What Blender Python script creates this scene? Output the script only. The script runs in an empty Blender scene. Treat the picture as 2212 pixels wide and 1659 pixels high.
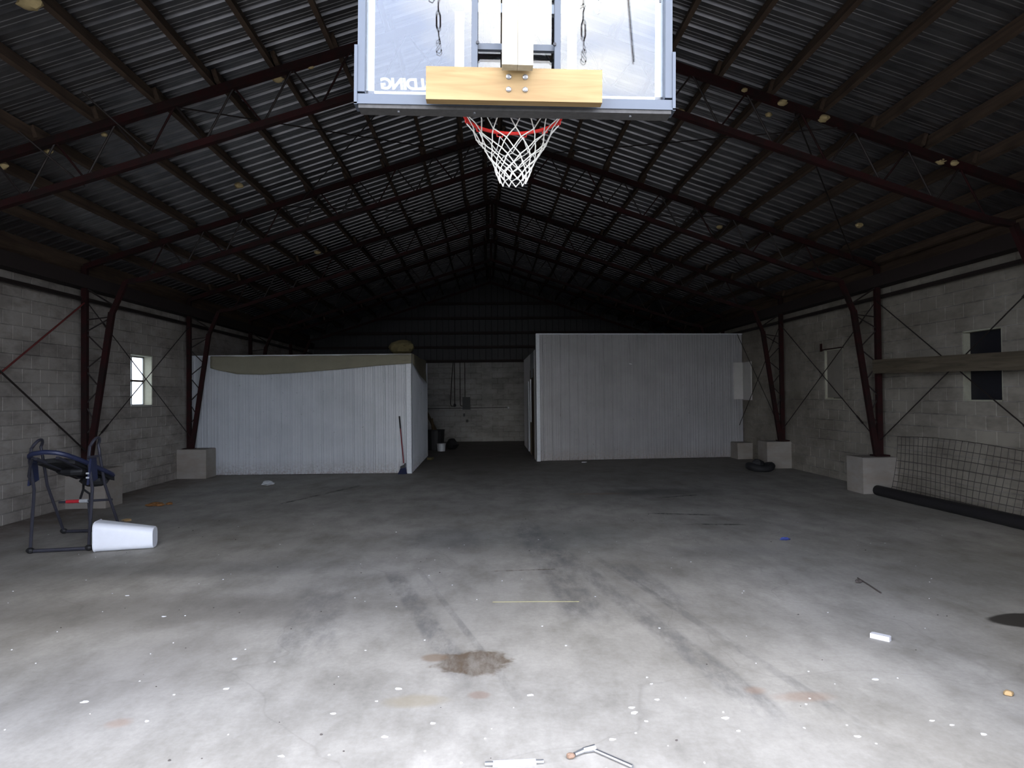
import bpy, bmesh, math, random
from mathutils import Vector, Matrix
random.seed(7)
S = bpy.context.scene
C = S.collection

# ------------------------------------------------------------------ camera
cam = bpy.data.cameras.new('camera')
cam.sensor_width = 36.0
cam.lens = 36.0 * 1500.0 / 2212.0
cam.clip_start = 0.05
cam.clip_end = 500
camo = bpy.data.objects.new('camera', cam)
C.objects.link(camo)
camo.matrix_world = Matrix(((0.9993028, 0.00939175, -0.03613456, 0.0),
                            (-0.0359715, -0.01698654, -0.99920844, 0.0),
                            (-0.00999812, 0.99981161, -0.01663687, 1.7),
                            (0, 0, 0, 1)))
S.camera = camo

# ------------------------------------------------------------------ exposure
S.view_settings.view_transform = 'Standard'
S.view_settings.look = 'None'
S.view_settings.gamma = 1.0
S.view_settings.use_curve_mapping = False
S.view_settings.exposure = 0.0
S.cycles.max_bounces = 6
S.cycles.diffuse_bounces = 4
S.cycles.glossy_bounces = 3
S.cycles.transmission_bounces = 2
S.cycles.transparent_max_bounces = 6

# ------------------------------------------------------------------ sky: bright, broken cloud
SKY = 8.8
world = bpy.data.worlds.new('sky')
S.world = world
world.use_nodes = True
nt = world.node_tree
nt.nodes.clear()
wo = nt.nodes.new('ShaderNodeOutputWorld')
bg = nt.nodes.new('ShaderNodeBackground')
tc = nt.nodes.new('ShaderNodeTexCoord')
sep = nt.nodes.new('ShaderNodeSeparateXYZ')
nt.links.new(tc.outputs['Generated'], sep.inputs[0])
ramp = nt.nodes.new('ShaderNodeValToRGB')
ramp.color_ramp.elements[0].position = 0.0
ramp.color_ramp.elements[0].color = (0.80, 0.85, 0.97, 1)
ramp.color_ramp.elements[1].position = 0.7
ramp.color_ramp.elements[1].color = (0.60, 0.70, 1.0, 1)
nt.links.new(sep.outputs['Z'], ramp.inputs['Fac'])
nz = nt.nodes.new('ShaderNodeTexNoise')
nz.inputs['Scale'].default_value = 1.6
nz.inputs['Detail'].default_value = 4
nz.inputs['Roughness'].default_value = 0.55
mp = nt.nodes.new('ShaderNodeMapping')
mp.inputs['Location'].default_value = (0.3, 1.1, 0.4)
mp.inputs['Scale'].default_value = (1, 1, 2.2)
nt.links.new(tc.outputs['Generated'], mp.inputs[0])
nt.links.new(mp.outputs[0], nz.inputs['Vector'])
cr = nt.nodes.new('ShaderNodeValToRGB')
cr.color_ramp.elements[0].position = 0.48
cr.color_ramp.elements[0].color = (0, 0, 0, 1)
cr.color_ramp.elements[1].position = 0.58
cr.color_ramp.elements[1].color = (1, 1, 1, 1)
nt.links.new(nz.outputs['Fac'], cr.inputs['Fac'])
mx = nt.nodes.new('ShaderNodeMix')
mx.data_type = 'RGBA'
nt.links.new(cr.outputs[0], mx.inputs['Factor'])
nt.links.new(ramp.outputs[0], mx.inputs['A'])
mx.inputs['B'].default_value = (1.30, 1.27, 1.22, 1)
nt.links.new(mx.outputs['Result'], bg.inputs['Color'])
bg.inputs['Strength'].default_value = SKY
nt.links.new(bg.outputs[0], wo.inputs[0])


# ------------------------------------------------------------------ materials
class NG:
    """small node-building helper"""
    def __init__(s, name):
        s.m = bpy.data.materials.new(name)
        s.m.use_nodes = True
        s.t = s.m.node_tree
        s.b = s.t.nodes['Principled BSDF']
        s.out = s.t.nodes['Material Output']
        s._o = None

    def n(s, typ, **kw):
        x = s.t.nodes.new('ShaderNode' + typ)
        for k, v in kw.items():
            setattr(x, k, v)
        return x

    def l(s, a, b):
        s.t.links.new(a, b)

    def pos(s):
        if s._o is None:
            s._o = s.n('NewGeometry').outputs['Position']
        return s._o

    def obj(s):
        return s.n('TexCoord').outputs['Object']

    def noise(s, scale, detail=4, rough=0.55, vec=None, stretch=None, dist=0.0):
        x = s.n('TexNoise')
        x.inputs['Scale'].default_value = scale
        x.inputs['Detail'].default_value = detail
        x.inputs['Roughness'].default_value = rough
        x.inputs['Distortion'].default_value = dist
        v = vec or s.pos()
        if stretch:
            mpp = s.n('Mapping')
            mpp.inputs['Scale'].default_value = stretch
            s.l(v, mpp.inputs[0])
            v = mpp.outputs[0]
        s.l(v, x.inputs['Vector'])
        return x.outputs['Fac']

    def ramp(s, fac, a, b, c0=(0, 0, 0, 1), c1=(1, 1, 1, 1)):
        r = s.n('ValToRGB')
        r.color_ramp.elements[0].position = a
        r.color_ramp.elements[1].position = b
        r.color_ramp.elements[0].color = c0
        r.color_ramp.elements[1].color = c1
        s.l(fac, r.inputs['Fac'])
        return r.outputs[0]

    def math(s, op, a, b=None, c=None):
        x = s.n('Math', operation=op)
        for i, v in enumerate((a, b, c)):
            if v is None:
                continue
            if isinstance(v, (int, float)):
                x.inputs[i].default_value = v
            else:
                s.l(v, x.inputs[i])
        return x.outputs[0]

    def mix(s, fac, a, b, blend='MIX'):
        x = s.n('Mix', data_type='RGBA', blend_type=blend)
        for key, v in (('Factor', fac), ('A', a), ('B', b)):
            if isinstance(v, (int, float)):
                x.inputs[key].default_value = v
            elif isinstance(v, tuple):
                x.inputs[key].default_value = v if len(v) == 4 else (*v, 1)
            else:
                s.l(v, x.inputs[key])
        return x.outputs['Result']

    def bump(s, h, strength=0.3, dist=0.01):
        x = s.n('Bump')
        x.inputs['Strength'].default_value = strength
        x.inputs['Distance'].default_value = dist
        s.l(h, x.inputs['Height'])
        s.l(x.outputs[0], s.b.inputs['Normal'])

    def base(s, c):
        if isinstance(c, tuple):
            s.b.inputs['Base Color'].default_value = c if len(c) == 4 else (*c, 1)
        else:
            s.l(c, s.b.inputs['Base Color'])

    def set(s, **kw):
        for k, v in kw.items():
            s.b.inputs[k.replace('_', ' ')].default_value = v
        return s


def simple(name, col, rough=0.6, metal=0.0, var=0.18, scale=18, spec=0.4, bump=0.0):
    g = NG(name)
    nf = g.noise(scale, 3, 0.6, vec=g.obj())
    d = tuple(max(0, c * (1 - var)) for c in col)
    u = tuple(min(1, c * (1 + var)) for c in col)
    g.base(g.mix(nf, d, u))
    g.set(Roughness=rough, Metallic=metal, Specular_IOR_Level=spec)
    if bump:
        g.bump(nf, bump, 0.01)
    return g.m


M = {}


def floor_material():
    g = NG('stained_concrete')
    P = g.pos()
    sx = g.n('SeparateXYZ')
    g.l(P, sx.inputs[0])
    X, Y = sx.outputs['X'], sx.outputs['Y']
    big = g.noise(0.55, 3, 0.6)
    mid = g.noise(2.3, 5, 0.68, stretch=(1, 0.55, 1))
    fine = g.noise(26, 4, 0.75)
    col = g.mix(g.ramp(big, 0.32, 0.68), (0.270, 0.254, 0.228), (0.402, 0.382, 0.348))
    m2 = g.mix(g.ramp(mid, 0.32, 0.60), (0.66, 0.655, 0.64), (1, 1, 1))
    col = g.mix(1.0, col, m2, 'MULTIPLY')
    f2 = g.mix(g.ramp(fine, 0.25, 0.7), (0.86, 0.86, 0.85), (1.05, 1.05, 1.05))
    col = g.mix(1.0, col, f2, 'MULTIPLY')

    def darken(col, mask, c, amt):
        return g.mix(g.math('MULTIPLY', mask, amt), col, c)

    brk = g.noise(7.5, 4, 0.75, stretch=(1, 0.35, 1))
    brk = g.ramp(brk, 0.36, 0.62)
    edge = g.noise(3.2, 4, 0.68)

    def local(cx, cy, rot, sx_, sy_):
        m = g.n('Mapping', vector_type='TEXTURE')
        m.inputs['Location'].default_value = (cx, cy, 0)
        m.inputs['Rotation'].default_value = (0, 0, rot)
        m.inputs['Scale'].default_value = (sx_, sy_, 1000)
        g.l(P, m.inputs[0])
        return m.outputs[0]

    def band(x0, y0, x1, y1, w, fade=0.6):
        """mask along a tyre track from (x0,y0) to (x1,y1)"""
        L = math.hypot(x1 - x0, y1 - y0)
        v = local((x0 + x1) / 2, (y0 + y1) / 2, math.atan2(y1 - y0, x1 - x0), L / 2, w)
        ab = g.n('VectorMath', operation='ABSOLUTE')
        g.l(v, ab.inputs[0])
        mr = g.n('MapRange', data_type='FLOAT_VECTOR', interpolation_type='SMOOTHSTEP')
        mr.inputs[7].default_value = (1, 1, 2)
        mr.inputs[8].default_value = (1 - 2 * fade / L, 0.55, 1)
        g.l(ab.outputs[0], mr.inputs[6])
        sp_ = g.n('SeparateXYZ')
        g.l(mr.outputs['Vector'], sp_.inputs[0])
        return g.math('MULTIPLY', g.math('MULTIPLY', sp_.outputs[0], sp_.outputs[1]), brk)

    def blob(x0, y0, rx, ry, soft=0.35, wob=0.9):
        ln = g.n('VectorMath', operation='LENGTH')
        g.l(local(x0, y0, 0, rx, ry), ln.inputs[0])
        d = g.math('MULTIPLY_ADD', edge, wob, ln.outputs['Value'])
        mr = g.n('MapRange', interpolation_type='SMOOTHSTEP')
        mr.inputs['From Min'].default_value = 1.0 + soft + wob / 2
        mr.inputs['From Max'].default_value = 1.0 - soft + wob / 2
        g.l(d, mr.inputs['Value'])
        return mr.outputs[0]

    # soot and tyre rubber
    for x0, y0, x1, y1, w, amt in ((-1.0, 7.0, -0.05, 3.9, 0.11, 0.55), (-0.72, 7.0, 0.22, 3.7, 0.035, 0.4),
                                   (0.45, 9.6, 0.78, 5.0, 0.22, 0.5), (0.70, 8.0, 1.55, 3.3, 0.13, 0.5),
                                   (1.05, 7.6, 1.95, 3.2, 0.05, 0.35), (1.25, 7.3, 1.62, 5.2, 0.16, 0.42),
                                   (-1.5, 6.6, -1.2, 4.3, 0.26, 0.42)):
        col = darken(col, band(x0, y0, x1, y1, w), (0.085, 0.085, 0.088), amt)
    for x0, y0, rx, ry, amt, c in ((-0.45, 8.4, 0.5, 0.6, 0.42, (0.07, 0.075, 0.08)), (0.9, 8.4, 0.8, 0.8, 0.38, (0.075, 0.085, 0.085)),
                                   (-2.6, 5.7, 1.5, 0.42, 0.5, (0.12, 0.11, 0.098)), (-3.1, 7.1, 1.7, 0.28, 0.42, (0.10, 0.098, 0.095)),
                                   (-2.2, 4.5, 0.5, 0.7, 0.35, (0.15, 0.135, 0.12)),
                                   (3.0, 12.0, 0.9, 0.4, 0.5, (0.05, 0.05, 0.05)),
                                   (2.5, 7.4, 0.9, 0.3, 0.3, (0.10, 0.10, 0.10))):
        col = darken(col, blob(x0, y0, rx, ry, 0.6), c, amt)
    # oil, rust and damp
    core = g.ramp(brk, 0.0, 0.9)
    core = g.math('ADD', g.math('MULTIPLY', core, 0.55), 0.4)
    col = g.mix(g.math('MULTIPLY', blob(-0.09, 4.46, 0.23, 0.2, 0.16, 1.9), core), col, (0.095, 0.068, 0.045))
    col = darken(col, blob(-0.36, 4.56, 0.08, 0.07, 0.3), (0.17, 0.12, 0.08), 0.7)
    col = darken(col, blob(-0.06, 3.98, 0.06, 0.05, 0.3), (0.2, 0.14, 0.11), 0.6)
    col = darken(col, blob(4.05, 5.02, 0.36, 0.17, 0.10, 0.35), (0.022, 0.018, 0.014), 0.93)
    col = darken(col, blob(-0.42, 3.92, 0.16, 0.08, 0.4), (0.24, 0.2, 0.13), 0.5)
    for x0, y0, rx, ry in ((1.75, 3.85, 0.16, 0.06), (1.52, 3.95, 0.06, 0.05), (-1.95, 3.75, 0.06, 0.05), (1.85, 11.9, 0.5, 0.10)):
        col = darken(col, blob(x0, y0, rx, ry, 0.5), (0.25, 0.15, 0.10), 0.4)
    col = darken(col, band(0.0, 6.76, 0.72, 6.80, 0.022, 0.1), (0.07, 0.045, 0.03), 0.9)
    for x0, y0, x1, y1 in ((-3.4, 11.1, -2.4, 13.6), (2.7, 11.3, 3.6, 11.6), (2.2, 9.9, 3.3, 9.6), (2.5, 9.0, 3.4, 8.9)):
        col = darken(col, band(x0, y0, x1, y1, 0.06, 0.2), (0.03, 0.028, 0.026), 0.9)
    # reddish dirt along the left wall
    mr = g.n('MapRange', interpolation_type='SMOOTHSTEP')
    mr.inputs['From Min'].default_value = -5.2
    mr.inputs['From Max'].default_value = -6.6
    g.l(X, mr.inputs['Value'])
    col = darken(col, g.math('MULTIPLY', mr.outputs[0], g.ramp(edge, 0.25, 0.6)), (0.115, 0.075, 0.055), 0.75)
    # slab colour goes darker towards the back, along an uneven edge
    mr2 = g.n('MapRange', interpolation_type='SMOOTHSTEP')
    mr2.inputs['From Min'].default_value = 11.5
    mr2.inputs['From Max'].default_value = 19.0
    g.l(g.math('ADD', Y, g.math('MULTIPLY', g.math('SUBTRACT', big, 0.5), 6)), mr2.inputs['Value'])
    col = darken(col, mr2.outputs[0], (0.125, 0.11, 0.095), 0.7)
    # fine hairline scratches
    sc = g.n('TexVoronoi', feature='DISTANCE_TO_EDGE')
    sc.inputs['Scale'].default_value = 0.35
    mpp = g.n('Mapping')
    mpp.inputs['Location'].default_value = (3.1, 0.4, 0)
    mixv = g.n('VectorMath', operation='ADD')
    g.l(P, mixv.inputs[0])
    nn = g.n('TexNoise')
    nn.inputs['Scale'].default_value = 1.3
    nn.inputs['Detail'].default_value = 2
    g.l(P, nn.inputs['Vector'])
    g.l(nn.outputs['Color'], mixv.inputs[1])
    g.l(mixv.outputs[0], mpp.inputs[0])
    g.l(mpp.outputs[0], sc.inputs['Vector'])
    ck = g.ramp(sc.outputs['Distance'], 0.0012, 0.0035, (1, 1, 1, 1), (0, 0, 0, 1))
    col = darken(col, ck, (0.12, 0.11, 0.10), 0.2)
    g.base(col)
    g.set(Roughness=0.72, Specular_IOR_Level=0.3)
    return g.m


def block_material(name, lo, hi, dirt=0.5, stain=(0.12, 0.11, 0.10)):
    g = NG(name)
    oi = g.n('ObjectInfo')
    n1 = g.noise(1.1, 3, 0.6)
    n2 = g.noise(30, 1, 0.7)
    col = g.mix(g.ramp(n1, 0.3, 0.7), lo, hi)
    rv = g.math('MULTIPLY_ADD', oi.outputs['Random'], 0.12, 0.94)
    sc = g.n('VectorMath', operation='SCALE')
    g.l(col, sc.inputs[0])
    g.l(rv, sc.inputs['Scale'])
    col = sc.outputs[0]
    d = g.ramp(g.noise(0.9, 4, 0.75, stretch=(1, 1, 2.6)), 0.44, 0.64)
    col = g.mix(g.math('MULTIPLY', d, dirt), col, stain)
    g.base(col)
    g.set(Roughness=0.9, Specular_IOR_Level=0.15)
    g.bump(n2, 0.35, 0.006)
    return g.m


def wood_material(name, lo, hi, ax='x', scale=1.0, rough=0.65):
    g = NG(name)
    st = {'x': (1.2, 18, 18), 'y': (18, 1.2, 18), 'z': (18, 18, 1.2)}[ax]
    st = tuple(v * scale for v in st)
    v = g.obj()
    n1 = g.noise(1.0, 5, 0.55, vec=v, stretch=st, dist=1.2)
    n2 = g.noise(2.3, 3, 0.5, vec=v)
    col = g.mix(g.ramp(n1, 0.33, 0.66), lo, hi)
    col = g.mix(g.math('MULTIPLY', g.ramp(n2, 0.5, 0.75), 0.35), col, tuple(c * 0.7 for c in lo))
    g.base(col)
    g.set(Roughness=rough, Specular_IOR_Level=0.3)
    return g.m


def roofsheet_material():
    g = NG('galvanised_sheet')
    n1 = g.noise(3.0, 2, 0.6)
    n2 = g.noise(60, 1, 0.6)
    col = g.mix(g.ramp(n1, 0.3, 0.7), (0.165, 0.165, 0.175), (0.275, 0.27, 0.275))
    g.base(g.mix(g.math('MULTIPLY', n2, 0.3), col, (0.17, 0.165, 0.15)))
    g.set(Roughness=0.36, Metallic=0.9, Specular_IOR_Level=0.5)
    return g.m


def rust_material():
    g = NG('red_oxide_steel')
    v = g.pos()
    n1 = g.noise(5, 6, 0.65, vec=v)
    col = g.mix(g.ramp(n1, 0.35, 0.65), (0.028, 0.007, 0.007), (0.014, 0.009, 0.008))
    g.base(col)
    g.set(Roughness=0.8, Specular_IOR_Level=0.15)
    return g.m


def shed_material(name='white_painted_sheet', lo=(0.40, 0.42, 0.435), hi=(0.47, 0.49, 0.505)):
    g = NG(name)
    n1 = g.noise(1.5, 3, 0.6)
    n2 = g.noise(22, 3, 0.7)
    sx = g.n('SeparateXYZ')
    g.l(g.pos(), sx.inputs[0])
    col = g.mix(g.ramp(n1, 0.3, 0.7), lo, hi)
    low = g.n('MapRange')
    low.inputs['From Min'].default_value = 0.35
    low.inputs['From Max'].default_value = 0.0
    g.l(sx.outputs['Z'], low.inputs['Value'])
    col = g.mix(g.math('MULTIPLY', low.outputs[0], g.ramp(n2, 0.35, 0.7)), col, (0.24, 0.20, 0.17))
    spots = g.ramp(g.noise(14, 2, 0.5), 0.72, 0.76)
    col = g.mix(g.math('MULTIPLY', spots, 0.5), col, (0.15, 0.14, 0.13))
    g.base(col)
    g.set(Roughness=0.38, Specular_IOR_Level=0.5)
    return g.m


def acrylic_material():
    g = NG('clear_acrylic')
    fr = g.n('Fresnel')
    fr.inputs['IOR'].default_value = 1.56
    gl = g.n('BsdfGlossy')
    gl.inputs['Roughness'].default_value = 0.0
    gl.inputs['Color'].default_value = (1, 1, 1, 1)
    tr = g.n('BsdfTransparent')
    tr.inputs['Color'].default_value = (0.93, 0.95, 0.96, 1)
    mx = g.n('MixShader')
    g.l(fr.outputs[0], mx.inputs[0])
    g.l(tr.outputs[0], mx.inputs[1])
    g.l(gl.outputs[0], mx.inputs[2])
    g.l(mx.outputs[0], g.out.inputs['Surface'])
    g.t.nodes.remove(g.b)
    return g.m


def film_material(name, col, trans=0.5, clear=0.0):
    """thin translucent sheet (poly tarp, dusty window film)"""
    g = NG(name)
    d = g.n('BsdfDiffuse')
    nn = g.noise(3, 5, 0.6)
    c = g.mix(nn, tuple(v * 0.8 for v in col), tuple(min(1, v * 1.15) for v in col))
    g.l(c, d.inputs['Color'])
    t = g.n('BsdfTranslucent')
    g.l(c, t.inputs['Color'])
    mx = g.n('MixShader')
    mx.inputs[0].default_value = trans
    g.l(d.outputs[0], mx.inputs[1])
    g.l(t.outputs[0], mx.inputs[2])
    last = mx.outputs[0]
    if clear:
        tr = g.n('BsdfTransparent')
        m2 = g.n('MixShader')
        m2.inputs[0].default_value = clear
        g.l(last, m2.inputs[1])
        g.l(tr.outputs[0], m2.inputs[2])
        last = m2.outputs[0]
    g.l(last, g.out.inputs['Surface'])
    g.t.nodes.remove(g.b)
    return g.m


M['floor'] = floor_material()
M['block'] = block_material('old_painted_block', (0.26, 0.235, 0.205), (0.36, 0.33, 0.295), 0.6, (0.13, 0.112, 0.095))
M['block_r'] = block_material('painted_block_shade_toned', (0.21, 0.19, 0.155), (0.285, 0.26, 0.215), 0.5, (0.11, 0.095, 0.075))  # warmer copy of the left blocks, darkened to put shade into the colour
M['block_b'] = block_material('painted_block_end_wall', (0.22, 0.215, 0.20), (0.32, 0.31, 0.29), 0.5)
M['mortar'] = block_material('mortar', (0.19, 0.175, 0.155), (0.31, 0.29, 0.26), 0.8, (0.07, 0.063, 0.056))
M['pier'] = block_material('rough_concrete', (0.22, 0.20, 0.175), (0.31, 0.285, 0.255), 0.4, (0.20, 0.15, 0.11))
M['sheet'] = roofsheet_material()
M['steel'] = rust_material()
M['rod'] = simple('dark_rod_steel', (0.022, 0.016, 0.014), 0.6, 0.2)
M['redrod'] = simple('red_rod_steel', (0.12, 0.022, 0.02), 0.6)
M['purlin'] = wood_material('old_rafter_wood', (0.032, 0.020, 0.013), (0.085, 0.056, 0.036), 'y', 0.6, 0.85)
M['plank'] = wood_material('grey_brown_plank', (0.065, 0.052, 0.034), (0.115, 0.094, 0.064), 'y', 0.8, 0.8)
M['plate'] = simple('dark_eave_timber', (0.022, 0.015, 0.013), 0.85)
M['shed'] = shed_material()
M['shed2'] = shed_material('off_white_sheet_dimmed', (0.27, 0.265, 0.265), (0.325, 0.32, 0.32))  # off-white copy of the sheet; dimmer light farther back put into the colour
M['shedtrim'] = simple('white_trim', (0.5, 0.53, 0.55), 0.4)
M['pine'] = wood_material('treated_pine', (0.235, 0.145, 0.058), (0.34, 0.235, 0.105), 'x', 0.9, 0.6)
M['post'] = wood_material('weathered_pine', (0.42, 0.37, 0.26), (0.6, 0.55, 0.42), 'z', 0.7, 0.8)
M['frame'] = simple('grey_powdercoat', (0.06, 0.074, 0.097), 0.45, 0.0, 0.08, 30, 0.5)
M['darkmetal'] = simple('black_steel', (0.03, 0.03, 0.034), 0.5, 0.2)
M['pad'] = simple('black_rubber_edge', (0.06, 0.058, 0.056), 0.85, 0, 0.5, 40)
M['acrylic'] = acrylic_material()
M['print'] = simple('white_print', (0.72, 0.74, 0.78), 0.5, 0, 0.03)
M['rim'] = simple('orange_red_enamel', (0.62, 0.022, 0.016), 0.35, 0, 0.1, 20, 0.5)
M['net'] = simple('white_cord', (0.78, 0.77, 0.70), 0.8, 0, 0.08, 60)
M['zinc'] = simple('zinc_plate', (0.42, 0.43, 0.45), 0.3, 0.85, 0.1)
M['hook'] = simple('dull_hook_steel', (0.10, 0.105, 0.11), 0.5, 0.3)
M['hookw'] = simple('bright_hook', (0.6, 0.6, 0.56), 0.5, 0.0)
M['bin'] = simple('white_plastic', (0.74, 0.76, 0.80), 0.45, 0, 0.04)
M['navy'] = simple('navy_frame_paint', (0.022, 0.028, 0.065), 0.45, 0.1, 0.2)
M['tube'] = simple('grey_tube', (0.045, 0.045, 0.058), 0.45, 0.3, 0.2)
M['blackpad'] = simple('black_vinyl', (0.012, 0.012, 0.013), 0.6)
M['red'] = simple('red_plastic', (0.45, 0.02, 0.03), 0.5)
M['dullwhite'] = simple('dull_white_plastic', (0.38, 0.38, 0.42), 0.5, 0, 0.3, 30)
M['darkred'] = simple('dark_red_lacquer', (0.16, 0.008, 0.015), 0.5)
M['silver'] = simple('silver_label', (0.55, 0.57, 0.58), 0.35, 0.3)
M['yellow'] = simple('yellow_fibre', (0.10, 0.083, 0.036), 0.95, 0, 0.5, 9)
M['foam'] = simple('old_spray_foam', (0.40, 0.31, 0.15), 0.95, 0, 0.3, 20)
M['tarp'] = film_material('beige_poly_sheet', (0.37, 0.345, 0.255), 0.35, 0.25)
M['wirem'] = simple('rusty_wire', (0.045, 0.038, 0.034), 0.7, 0.3)
M['pipe'] = simple('black_pipe', (0.012, 0.011, 0.012), 0.6)
M['tyre'] = simple('tyre_rubber', (0.012, 0.012, 0.013), 0.75)
M['brown'] = simple('dead_leaves', (0.22, 0.10, 0.03), 0.9, 0, 0.5, 30)
M['flake'] = simple('white_paint_flake', (0.62, 0.62, 0.64), 0.7, 0, 0.06)
M['stick'] = simple('dark_stick', (0.06, 0.05, 0.045), 0.8)
M['straw'] = simple('yellow_straw', (0.36, 0.33, 0.16), 0.7)
M['tan'] = simple('tan_stone', (0.40, 0.27, 0.13), 0.85)
M['jamb'] = simple('window_reveal', (0.34, 0.33, 0.25), 0.85)
M['winframe'] = simple('window_sash', (0.3, 0.29, 0.26), 0.7)
M['dusty'] = film_material('dusty_glass', (0.55, 0.62, 0.66), 0.85, 0.45)
M['blackout'] = simple('black_sheeting', (0.010, 0.010, 0.014), 0.55)
M['fillpanel'] = simple('grey_fill_panel', (0.20, 0.182, 0.15), 0.9, 0, 0.2, 4)
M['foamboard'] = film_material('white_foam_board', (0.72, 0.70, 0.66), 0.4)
M['darkwood'] = simple('brown_door_post', (0.06, 0.04, 0.018), 0.8)
M['panelbox'] = simple('grey_green_box', (0.035, 0.036, 0.034), 0.6)
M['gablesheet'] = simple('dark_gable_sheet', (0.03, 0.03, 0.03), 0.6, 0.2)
M['ground'] = simple('dark_gravel', (0.10, 0.097, 0.09), 0.95, 0, 0.3, 6)
M['outer'] = simple('outer_wall_paint', (0.32, 0.31, 0.29), 0.85)
M['bluefoil'] = simple('blue_wrapper', (0.05, 0.07, 0.25), 0.4)
M['rustlump'] = simple('rust_lump', (0.20, 0.13, 0.09), 0.85, 0, 0.4, 40)
M['chrome'] = simple('chrome', (0.40, 0.41, 0.44), 0.3, 0.9, 0.05)


# ------------------------------------------------------------------ mesh helpers
class MB:
    def __init__(s):
        s.v, s.f = [], []

    def add(s, vs, fs):
        o = len(s.v)
        s.v += [tuple(p) for p in vs]
        s.f += [tuple(i + o for i in q) for q in fs]
        return s

    def box(s, x0, x1, y0, y1, z0, z1):
        return s.add([(x0, y0, z0), (x1, y0, z0), (x1, y1, z0), (x0, y1, z0),
                      (x0, y0, z1), (x1, y0, z1), (x1, y1, z1), (x0, y1, z1)],
                     [(0, 3, 2, 1), (4, 5, 6, 7), (0, 1, 5, 4), (1, 2, 6, 5), (2, 3, 7, 6), (3, 0, 4, 7)])

    def bar(s, a, b, w, h, up=(0, 0, 1)):
        """rectangular bar from a to b; h measured along up"""
        a, b = Vector(a), Vector(b)
        d = (b - a).normalized()
        up = Vector(up)
        sd = d.cross(up)
        if sd.length < 1e-5:
            sd = d.cross(Vector((1, 0, 0)))
        sd.normalize()
        up = sd.cross(d).normalized()
        sd *= w / 2
        up = up * h / 2
        vs = [a - sd - up, a + sd - up, a + sd + up, a - sd + up, b - sd - up, b + sd - up, b + sd + up, b - sd + up]
        return s.add(vs, [(0, 1, 2, 3), (7, 6, 5, 4), (0, 4, 5, 1), (1, 5, 6, 2), (2, 6, 7, 3), (3, 7, 4, 0)])

    def tube(s, pts, r, n=8, closed=False, caps=True):
        pts = [Vector(p) for p in pts]
        N = len(pts)
        rs = r if isinstance(r, (list, tuple)) else [r] * N
        rings = []
        ref = None
        for i, p in enumerate(pts):
            if closed:
                t = pts[(i + 1) % N] - pts[i - 1]
            else:
                t = pts[min(i + 1, N - 1)] - pts[max(i - 1, 0)]
            t.normalize()
            if ref is None:
                ref = Vector((0, 0, 1)) if abs(t.z) < 0.9 else Vector((1, 0, 0))
            sd = t.cross(ref)
            if sd.length < 1e-4:
                sd = t.cross(Vector((0.3, 1, 0.2)))
            sd.normalize()
            u = sd.cross(t).normalized()
            ref = u
            rings.append([p + (sd * math.cos(2 * math.pi * k / n) + u * math.sin(2 * math.pi * k / n)) * rs[i] for k in range(n)])
        vs = [q for rg in rings for q in rg]
        fs = []
        for i in range(N if closed else N - 1):
            j = (i + 1) % N
            for k in range(n):
                k2 = (k + 1) % n
                fs.append((i * n + k, i * n + k2, j * n + k2, j * n + k))
        if caps and not closed:
            fs.append(tuple(range(n))[::-1])
            fs.append(tuple((N - 1) * n + k for k in range(n)))
        return s.add(vs, fs)

    def prism(s, poly, axis, a, b):
        """extrude a closed 2-D outline along an axis between a and b"""
        def P(u, v, w):
            return {'x': (w, u, v), 'y': (u, w, v), 'z': (u, v, w)}[axis]
        n = len(poly)
        vs = [P(u, v, a) for u, v in poly] + [P(u, v, b) for u, v in poly]
        fs = [tuple(range(n))[::-1], tuple(range(n, 2 * n))]
        fs += [(i, (i + 1) % n, n + (i + 1) % n, n + i) for i in range(n)]
        return s.add(vs, fs)

    def lump(s, c, rx, ry, rz, seed=0, amp=0.25, n=9, m=6):
        rnd = random.Random(seed)
        vs = [(c[0], c[1], c[2] - rz)]
        for i in range(1, m):
            th = math.pi * i / m
            for k in range(n):
                ph = 2 * math.pi * k / n
                q = 1 + rnd.uniform(-amp, amp)
                vs.append((c[0] + rx * q * math.sin(th) * math.cos(ph), c[1] + ry * q * math.sin(th) * math.sin(ph), c[2] - rz * math.cos(th) * (1 + rnd.uniform(-amp, amp) * 0.5)))
        vs.append((c[0], c[1], c[2] + rz))
        fs = []
        for k in range(n):
            fs.append((0, 1 + (k + 1) % n, 1 + k))
            for i in range(m - 2):
                a = 1 + i * n
                fs.append((a + k, a + (k + 1) % n, a + n + (k + 1) % n, a + n + k))
            a = 1 + (m - 2) * n
            fs.append((a + k, a + (k + 1) % n, len(vs) - 1))
        return s.add(vs, fs)

    def mesh(s, name, mat, smooth=False):
        me = bpy.data.meshes.new(name)
        me.from_pydata(s.v, [], s.f)
        bm = bmesh.new()
        bm.from_mesh(me)
        bmesh.ops.recalc_face_normals(bm, faces=bm.faces)
        bm.to_mesh(me)
        bm.free()
        me.materials.append(mat)
        if smooth:
            for p in me.polygons:
                p.use_smooth = True
            try:
                me.set_sharp_from_angle(angle=math.radians(40))
            except Exception:
                pass
        return me

    def obj(s, name, mat, parent=None, smooth=False):
        return link(name, s.mesh(name, mat, smooth), parent)


def link(name, me, parent=None, loc=None, rot=None):
    o = bpy.data.objects.new(name, me)
    C.objects.link(o)
    if parent is not None:
        o.parent = parent
    if loc is not None:
        o.location = loc
    if rot is not None:
        o.rotation_euler = rot
    return o


def thing(name, label, cat, loc=(0, 0, 0), rot=(0, 0, 0), group=None):
    o = bpy.data.objects.new(name, None)
    o.empty_display_size = 0.2
    C.objects.link(o)
    o.location = loc
    o.rotation_euler = rot
    return tag(o, label, cat, group)


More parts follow.
